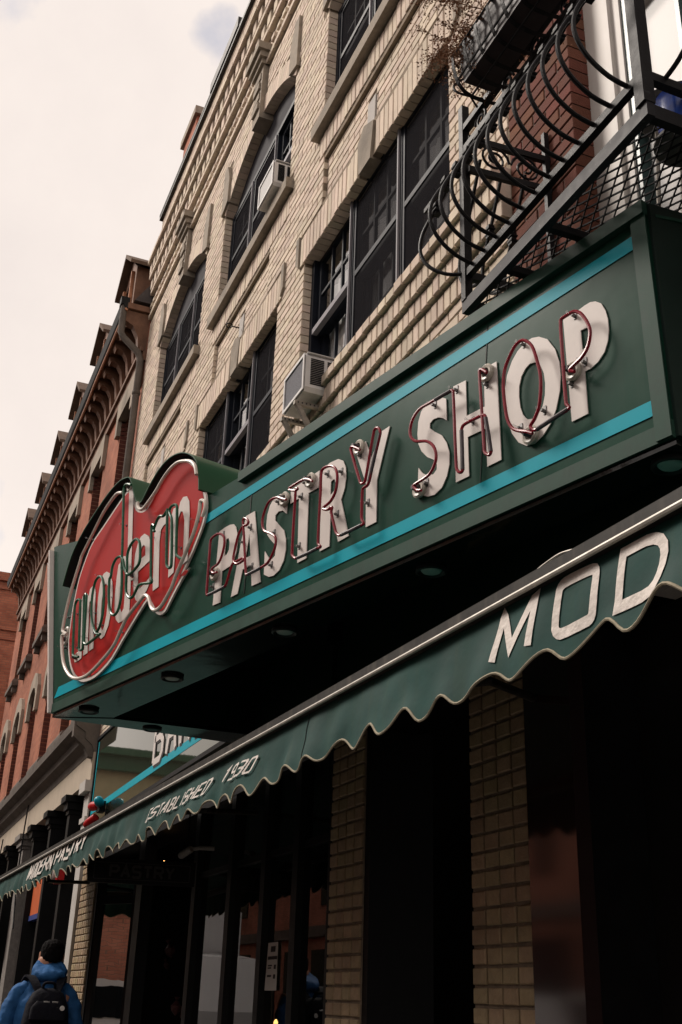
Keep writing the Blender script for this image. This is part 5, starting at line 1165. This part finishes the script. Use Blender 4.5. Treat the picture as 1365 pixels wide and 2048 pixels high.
mb = MB(); mb.box(-17.2, -15.95, .04, .125, 2.53, 2.598); mb.build('lower_edge', 'bluetrim', sg_)
mb = MB(); mb.box(-20.0, -18.9, -.28, -.22, 2.42, 3.0); sg_ = tag(mb.build('sign_board', 'bluetrim'), 'dark blue sign board hanging beyond the rough grey column', 'sign board')
mb = MB(); mb.box(-20.0, -18.9, -.285, -.215, 2.30, 2.418); mb.build('lower_edge', 'orange', sg_)
c = wp(122, 1750, -.06); ab = thing('alarm_box', c, 'small red alarm box with white strobe on a black shop column', 'alarm box')
mb = MB(); mb.box(c.x-.11, c.x+.11, -.12, -.032, c.z-.10, c.z+.10); mb.build('box', 'redbox', ab)
mb = MB(); mb.lathe([(.06, 0), (.055, .03), (.03, .05)], Vector((c.x-.06, -.121, c.z)), (0, -1, 0), 12); mb.build('strobe', 'palestone', ab, smooth=True)
for px, clab in (((60, 1602), 'black cable dangling from the cornice between the slim black shop columns'), ((5, 1690), 'black cable dangling from the cornice beyond the rough grey column')):
    p = wp(px[0], px[1], -.07); mb = MB(); mb.tube(smooth_path([p+Vector((0, 0, .1)), p+Vector((0, -.02, -.4)), p+Vector((.1, -.03, -1.2)), p+Vector((.45, -.03, -1.9))], 5), .012, 6)
    tag(mb.build('cable', 'iron'), clab, 'cable', 'cables hanging from the cornice')
# ================================================================== far brick building closing the street
fbld = thing('far_brick_building', (-36, -2, G), 'plain brick building closing the view beyond the bracketed row', 'building')
mb = MB(); mb.box(-46, -31.4, -1.2, 4, G, 12.45); fw = mb.build('wall', 'farwall', fbld)
mb = MB(); mb.box(-46.1, -31.30, -1.3, 4.1, 12.451, 12.7); mb.build('coping', 'farwall', fbld)
for z0, z1, e in ((11.0, 11.12, .06), (10.72, 10.8, .04), (7.4, 7.5, .05), (12.2, 12.3, .05)): mb = MB(); mb.box(-31.4, -31.4+e, -1.2, 4, z0, z1); mb.build('string_course', 'farwall', fbld)
for y in (1.0, 2.8): mb = MB(); mb.box(-31.45, -31.38, y-.5, y+.5, 8.2, 10.0); mb.build('window', 'carglass', fbld)

# ================================================================== the other side of the street (seen in reflections)
def opp(name, x0, x1, h, mat, label, win='carglass', cor='sootstone', nx=6, nz=3):
    t_ = thing(name, ((x0+x1)/2, -16, G), label, 'building')
    mb = MB(); mb.box(x0, x1, -22, -13.2, G, h); mb.build('wall', mat, t_)
    mb = MB(); mb.box(x0-.2, x1+.2, -13.199, -12.8, h-.5, h+.1); mb.box(x0-.05, x1+.05, -13.198, -13.05, 3.6, 3.95); mb.build('cornice', cor, t_)
    for i in range(nx):
        c = x0+(x1-x0)*(i+.5)/nx
        for k in range(nz):
            z0 = 4.6+k*(h-5.2)/nz; hh_ = (h-5.2)/nz*.62
            mb = MB(); mb.box(c-.5, c+.5, -13.199, -13.16, z0, z0+hh_); w_ = mb.build('window', win, t_)
            mb = MB(); mb.box(c-.62, c+.62, -13.198, -13.12, z0+hh_+.001, z0+hh_+.25); mb.build('lintel', 'palestone', w_)
        if not -19 < c < -12: mb = MB(); mb.box(c-1.1, c+1.1, -13.199, -13.14, G+.5, 3.2); mb.build('shop_window', win, t_)
    return t_
opp('brick_building', -31, -9, 10.6, 'oppwall', 'brick building across the street mirrored in the door glass', nx=8)
cb2 = thing('cream_building', (-56, -8, G), 'cream building with dark green cornice mirrored in the fascia panel', 'building')
mb = MB(); mb.box(-66, -48, -13, -4.6, G, 10.4); mb.build('wall', 'cream', cb2)
mb = MB(); mb.box(-66.3, -47.6, -13.3, -4.3, 10.401, 11.0); mb.box(-66.6, -47.2, -13.6, -4.0, 11.001, 11.3); mb.build('cornice', 'hood', cb2)
for yy in (-11.6, -9.6, -7.6, -5.7):
    for zz in (3.8, 7.2): mb = MB(); mb.box(-48, -47.95, yy-.45, yy+.45, zz, zz+1.8); mb.build('window', 'carglass', cb2)
opp('brick_building', -47, -31.3, 8.6, 'oppwall', 'brick building beside the cream one across the street', nx=5, nz=2)
opp('brick_building', -8.7, 14, 9.6, 'oppwall', 'brick building facing the bakery from across the street', nx=7)
def car(x, y, lab):
    t_ = thing('parked_car', (x, y, G-.13), lab, 'car'); z = G-.13
    pr = [(-2.1, .45), (2.0, .45), (2.1, .7), (2.05, 1.05), (1.0, 1.12), (.75, 1.75), (-2.0, 1.78), (-2.12, 1.1)]
    mb = MB(); mb.prism([[(x+a, y-.85, z+b) for a, b in pr]], (0, 1.7, 0)); bd_ = mb.build('body', 'carwhite', t_)
    for a0, a1 in ((-1.95, -1.1), (-1.0, -.1), (0, .72)):
        mb = MB(); mb.prism([[(x+a0, y+.851, z+1.15), (x+a1+(.18 if a1 > .5 else 0), y+.851, z+1.15), (x+a1, y+.851, z+1.65), (x+a0, y+.851, z+1.65)]], (0, .01, 0)); mb.build('side_window', 'carglass', bd_)
    for a in (-1.35, 1.35):
        for s_ in (-.75, .75): mb = MB(); mb.lathe([(.2, -.12), (.40, -.12), (.40, .12), (.2, .12)], (x+a, y+s_, z+.40), (0, 1, 0), 20); wh = mb.build('wheel', 'tyre', t_); mb = MB(); mb.lathe([(.19, -.13), (.19, .13)], (x+a, y+s_, z+.40), (0, 1, 0), 16); mb.build('rim', 'galv', wh)
    for s_ in (-.6, .6): mb = MB(); mb.lathe([(.1, 0), (.09, .03)], (x+2.08, y+s_, z+.85), (1, 0, 0), 12); mb.build('headlight', 'lens', t_)
    return t_
car(-14.6, -9.6, 'white boxy off-road car mirrored in the shop door glass'); car(-20.2, -9.6, 'white car mirrored in the polished granite pier')
tk = thing('delivery_truck', (-24, -4.1, G-.13), 'white delivery truck mirrored in the dark shop windows', 'truck'); z = G-.13
mb = MB(); mb.box(-27.5, -22.2, -5.1, -3.0, z+.75, z+3.1); bx_ = mb.build('cargo_box', 'carwhite', tk)
mb = MB(); mb.prism([[(-22.1, -5.0, z+.55), (-20.2, -5.0, z+.55), (-20.2, -5.0, z+1.3), (-20.8, -5.0, z+2.2), (-22.1, -5.0, z+2.3)]], (0, 1.9, 0)); cb_ = mb.build('cab', 'carwhite', tk)
mb = MB(); mb.prism([[(-21.7, -3.099, z+1.35), (-20.5, -3.099, z+1.35), (-20.9, -3.099, z+2.05), (-21.7, -3.099, z+2.1)]], (0, .01, 0)); mb.build('side_window', 'carglass', cb_)
mb = MB(); mb.box(-27.5, -20.3, -4.9, -3.2, z+.45, z+.7); mb.build('chassis', 'tyre', tk)
for xx in (-26.2, -21.1):
    for yy in (-4.8, -3.3): mb = MB(); mb.lathe([(.2, -.13), (.45, -.13), (.45, .13), (.2, .13)], (xx, yy, z+.45), (0, 1, 0), 20); mb.build('wheel', 'tyre', tk)

# ================================================================== person walking away with a backpack
PC = Vector((-8.42, -.955, G)); fwd_ = Vector((-1, .03, 0)).normalized(); lft = Vector((fwd_.y*-1, fwd_.x, 0)); lft = Vector((0, 0, 1)).cross(fwd_)
per_ = thing('person', PC, 'person in a blue hooded jacket seen from behind wearing a black backpack', 'person')
def bp_(f_, l_, u_): return PC+fwd_*f_+lft*l_+Vector((0, 0, u_))
def skinned(name, verts, edges, radii, mat, parent, sub=2):
    me = bpy.data.meshes.new(name); me.from_pydata([tuple(v) for v in verts], edges, []); me.skin_vertices or me.attributes
    o_ = bpy.data.objects.new(name, me); col.objects.link(o_); o_.parent = parent
    if parent.type == 'EMPTY': o_.matrix_parent_inverse = Matrix.Translation(-parent.location)
    md = o_.modifiers.new('skin', 'SKIN'); md.use_smooth_shade = True
    sv = me.skin_vertices[0].data
    for i, r_ in enumerate(radii): sv[i].radius = r_ if isinstance(r_, tuple) else (r_, r_); sv[i].use_root = (i == 0)
    ss = o_.modifiers.new('sub', 'SUBSURF'); ss.levels = sub; ss.render_levels = sub
    me.materials.append(M[mat]); return o_
def ring(c, a, b, n=18, tilt=0.0):
    return [c+lft*(a*math.cos(2*math.pi*k/n))+fwd_*(b*math.sin(2*math.pi*k/n))+Vector((0, 0, tilt*math.sin(2*math.pi*k/n))) for k in range(n)]
# body: one continuous figure (mostly under clothing)
V = [bp_(0, 0, .92), bp_(-.0, 0, 1.15), bp_(.02, 0, 1.36), bp_(.05, 0, 1.47), bp_(.085, 0, 1.54), bp_(.115, 0, 1.64),
     bp_(.02, .17, 1.40), bp_(.02, .27, 1.13), bp_(.16, .25, .92), bp_(.22, .24, .86), bp_(.02, -.17, 1.40), bp_(.02, -.27, 1.13), bp_(.16, -.25, .92), bp_(.22, -.24, .86),
     bp_(0, .10, .86), bp_(.06, .11, .48), bp_(-.06, .11, .09), bp_(.06, .12, .04), bp_(0, -.10, .86), bp_(-.05, -.11, .48), bp_(-.16, -.11, .10), bp_(-.05, -.12, .04)]
E_ = [(0, 1), (1, 2), (2, 3), (3, 4), (4, 5), (2, 6), (6, 7), (7, 8), (8, 9), (2, 10), (10, 11), (11, 12), (12, 13), (0, 14), (14, 15), (15, 16), (16, 17), (0, 18), (18, 19), (19, 20), (20, 21)]
RR = [.13, .12, .12, .055, .06, .08, .055, .045, .032, .03, .055, .045, .032, .03, .08, .055, .04, .035, .08, .055, .04, .035]
body_ = skinned('body', V, E_, RR, 'skin', per_)
# jacket
J_ = MB(); J_.loft([ring(bp_(f_, 0, u_), a_, b_, 20) for f_, u_, a_, b_ in ((0, .84, .18, .135), (-.0, .95, .185, .14), (-.01, 1.10, .188, .145), (-.01, 1.25, .195, .14), (.0, 1.345, .188, .125), (.015, 1.41, .155, .11), (.03, 1.455, .118, .095), (.045, 1.50, .09, .085))]); jk = J_.build('jacket', 'jacket', per_, smooth=True)
for s_ in (1, -1):
    A_ = MB(); pts_ = smooth_path([bp_(.015, s_*.11, 1.425), bp_(.01, s_*.172, 1.375), bp_(.0, s_*.215, 1.28), bp_(-.01, s_*.24, 1.15), bp_(.03, s_*.245, 1.08), bp_(.13, s_*.235, .97), bp_(.19, s_*.22, .90)], 4); n_ = len(pts_)
    A_.tube(pts_, [(.052+.016*math.sin(min(1, k/n_*3)*1.57)-.030*(k/n_)+.0045*math.sin(k*2.1+s_)+.003*math.sin(k*4.7)) for k in range(n_)], 14); A_.build('sleeve', 'jacket', jk, smooth=True)
# hood lying on the neck and up to the head
H_ = MB(); H_.loft([ring(bp_(f_, -.02, u_), a_, b_, 18, t_) for f_, u_, a_, b_, t_ in ((.03, 1.45, .118, .10, 0), (.02, 1.475, .128, .118, .015), (.01, 1.51, .126, .128, .03), (.0, 1.545, .114, .125, .04), (.02, 1.575, .098, .105, .04), (.05, 1.59, .06, .06, .03))]); H_.build('hood', 'jacket', jk, smooth=True)
# head with hair, ears
hd_ = MB(); hc = bp_(.115, -.035, 1.635)
hd_.loft([ring(hc+Vector((0, 0, u_))+fwd_*f_, a_, b_, 18) for u_, f_, a_, b_ in ((-.10, .03, .035, .045), (-.08, .03, .055, .075), (-.03, .015, .070, .092), (.02, .0, .075, .097), (.06, -.005, .068, .086), (.085, -.005, .045, .06), (.095, -.005, .012, .02))]); hh2 = hd_.build('head', 'skin', body_, smooth=True)
for s_ in (1, -1):
    b = MB(); b.loft([[hc+lft*(s_*(.072+dx))+fwd_*(.0+.022*math.cos(t)*k_)+Vector((0, 0, -.01+.034*math.sin(t)*k_)) for t in [2*math.pi*q/10 for q in range(10)]] for dx, k_ in ((0, .7), (.008, 1), (.014, .9))]); b.build('ear', 'skin', hh2, smooth=True)
b = MB(); b.loft([[hc+fwd_*(.09+d_)+lft*(w_*math.cos(t))+Vector((0, 0, -.02+h_*math.sin(t))) for t in [2*math.pi*q/8 for q in range(8)]] for d_, w_, h_ in ((0, .014, .03), (.012, .012, .02), (.022, .006, .008))]); b.build('nose', 'skin', hh2, smooth=True)
b = MB(); rg = []
for u_, f_, a_, b__ in ((-.055, -.035, .060, .068), (-.02, -.02, .077, .086), (.02, -.012, .083, .098), (.06, -.012, .079, .096), (.09, -.012, .056, .072), (.106, -.012, .02, .028)):
    r_ = ring(hc+Vector((0, 0, u_))+fwd_*f_, a_, b__, 26); rg.append([p+Vector([random.uniform(-.003, .003) for _ in range(3)]) for p in r_])
b.loft(rg); b.build('hair', 'hair', hh2, smooth=True)
cl_ = bpy.data.textures.new('cloth_folds', 'CLOUDS'); cl_.noise_scale = 0.075; cl_.noise_depth = 2
cl2 = bpy.data.textures.new('hair_tufts', 'CLOUDS'); cl2.noise_scale = 0.022
for o_ in [q for q in bpy.data.objects if q.name.split('.')[0] in ('jacket', 'sleeve', 'hood', 'hair') and (q.parent in (per_, jk, hh2))]:
    ss = o_.modifiers.new('sub', 'SUBSURF'); ss.levels = 2; ss.render_levels = 2
    dm_ = o_.modifiers.new('folds', 'DISPLACE'); hr_ = o_.name.startswith('hair'); dm_.texture = cl2 if hr_ else cl_; dm_.texture_coords = 'GLOBAL'; dm_.strength = 0.018 if hr_ else 0.034; dm_.mid_level = 0.5
# trousers and shoes, hands
for s_, pts_ in ((1, (bp_(0, .09, .90), bp_(.03, .105, .70), bp_(.06, .11, .48), bp_(-.0, .11, .28), bp_(-.06, .11, .10))), (-1, (bp_(0, -.09, .90), bp_(-.02, -.105, .70), bp_(-.05, -.11, .48), bp_(-.11, -.11, .28), bp_(-.16, -.11, .11)))):
    b = MB(); b.tube(smooth_path(pts_, 3), [.105-.0035*k for k in range(13)], 14); b.build('trouser_leg', 'trousers', per_, smooth=True)
    ft = pts_[-1]; ft = Vector((ft.x, ft.y, G)); b = MB(); b.loft([[ft+fwd_*f_+lft*(w_*math.cos(t))+Vector((0, 0, .0+h_*max(0, .5+.5*math.sin(t)))) for t in [2*math.pi*q/12 for q in range(12)]] for f_, w_, h_ in ((-.08, .03, .09), (-.04, .045, .12), (.04, .045, .11), (.12, .05, .07), (.18, .03, .05))]); b.build('shoe', 'shoe', per_, smooth=True)
    hb_ = bp_(.205, s_*.248, .885); b = MB(); b.loft([[hb_+fwd_*f_+lft*(w_*math.cos(t))*.6+Vector((0, 0, -f_*.6+w_*math.sin(t))) for t in [2*math.pi*q/10 for q in range(10)]] for f_, w_ in ((-.02, .028), (.03, .04), (.075, .038))]); hn = b.build('hand', 'skin', body_, smooth=True)
    for q in range(4): b = MB(); p_ = hb_+fwd_*.07+Vector((0, 0, -.04+.026-.0175*q)); b.tube([p_, p_+fwd_*.03+Vector((0, 0, -.012)), p_+fwd_*.035+lft*(-s_*.025)+Vector((0, 0, -.03))], [.0085, .008, .006], 6); b.build('finger', 'skin', hn)
    b = MB(); p_ = hb_+fwd_*.02+Vector((0, 0, .02)); b.tube([p_, p_+fwd_*.035+Vector((0, 0, .018)), p_+fwd_*.06+Vector((0, 0, .008))], [.010, .009, .007], 6); b.build('thumb', 'skin', hn)
# backpack
bk_ = thing('backpack', bp_(-.24, .0, 1.0), 'black backpack with pale zip pulls worn over the blue jacket', 'backpack')
def rr_ring(c, a, b, e=4.0, n=24):
    out = []
    for k in range(n):
        t = 2*math.pi*k/n; cs, sn = math.cos(t), math.sin(t); out.append(c+lft*(a*math.copysign(abs(cs)**(2/e), cs))+fwd_*(b*math.copysign(abs(sn)**(2/e), sn)))
    return out
b = MB(); b.loft([rr_ring(bp_(f_, .0, u_), a_, b__) for f_, u_, a_, b__ in ((-.24, .90, .12, .07), (-.25, .93, .152, .095), (-.25, 1.05, .158, .105), (-.245, 1.20, .152, .10), (-.235, 1.32, .135, .085), (-.225, 1.39, .10, .065), (-.215, 1.42, .05, .03))]); bb = b.build('main_bag', 'pack', bk_, smooth=True)
b = MB(); b.loft([rr_ring(bp_(f_, .0, u_), a_, b__) for f_, u_, a_, b__ in ((-.345, .91, .10, .03), (-.36, .95, .13, .05), (-.365, 1.10, .132, .055), (-.355, 1.17, .125, .045), (-.34, 1.20, .09, .02))]); b.build('front_pocket', 'pack', bb, smooth=True)
b = MB(); b.loft([rr_ring(bp_(f_, .0, u_), a_, b__) for f_, u_, a_, b__ in ((-.335, 1.21, .10, .02), (-.35, 1.23, .12, .03), (-.345, 1.30, .115, .028), (-.325, 1.34, .08, .015))]); b.build('upper_pocket', 'pack', bb, smooth=True)
for dl_, du_, ln in ((-.005, 1.155, .045), (.018, 1.155, .045)): b = MB(); b.tube([bp_(-.415, dl_, du_), bp_(-.422, dl_+.004, du_-ln)], .005, 6); b.build('zip_pull', 'metalwhite', bb)
for dl_ in (.02, -.035): b = MB(); b.tube([bp_(-.372, dl_-.018, 1.335), bp_(-.376, dl_+.018, 1.337)], .005, 6); b.build('zip_pull', 'metalwhite', bb)
b = MB(); b.lathe([(.016, 0), (.015, .006)], bp_(-.378, -.085, 1.30), -fwd_, 16); b.build('badge', 'metalwhite', bb)
b = MB(); b.tube(smooth_path([bp_(-.235, .04, 1.415), bp_(-.25, .03, 1.45), bp_(-.25, -.03, 1.45), bp_(-.235, -.04, 1.415)], 4), .010, 8); b.build('grab_handle', 'pack', bk_)
for s_ in (1, -1):
    b = MB(); Q = smooth_path([bp_(-.20, s_*.05, 1.38), bp_(-.13, s_*.085, 1.455), bp_(-.02, s_*.115, 1.495), bp_(.10, s_*.13, 1.44), bp_(.16, s_*.14, 1.30), bp_(.13, s_*.18, 1.10), bp_(-.05, s_*.24, 1.0), bp_(-.18, s_*.17, .98)], 5)
    for a_, c_ in zip(Q, Q[1:]):
        d = (c_-a_).normalized(); s2 = lft*.028; n2 = d.cross(s2).normalized()*.012; b.obox(a_-s2-n2*.5, c_-a_+d*.003, s2*2, n2)
    b.build('shoulder_strap', 'pack', bk_)
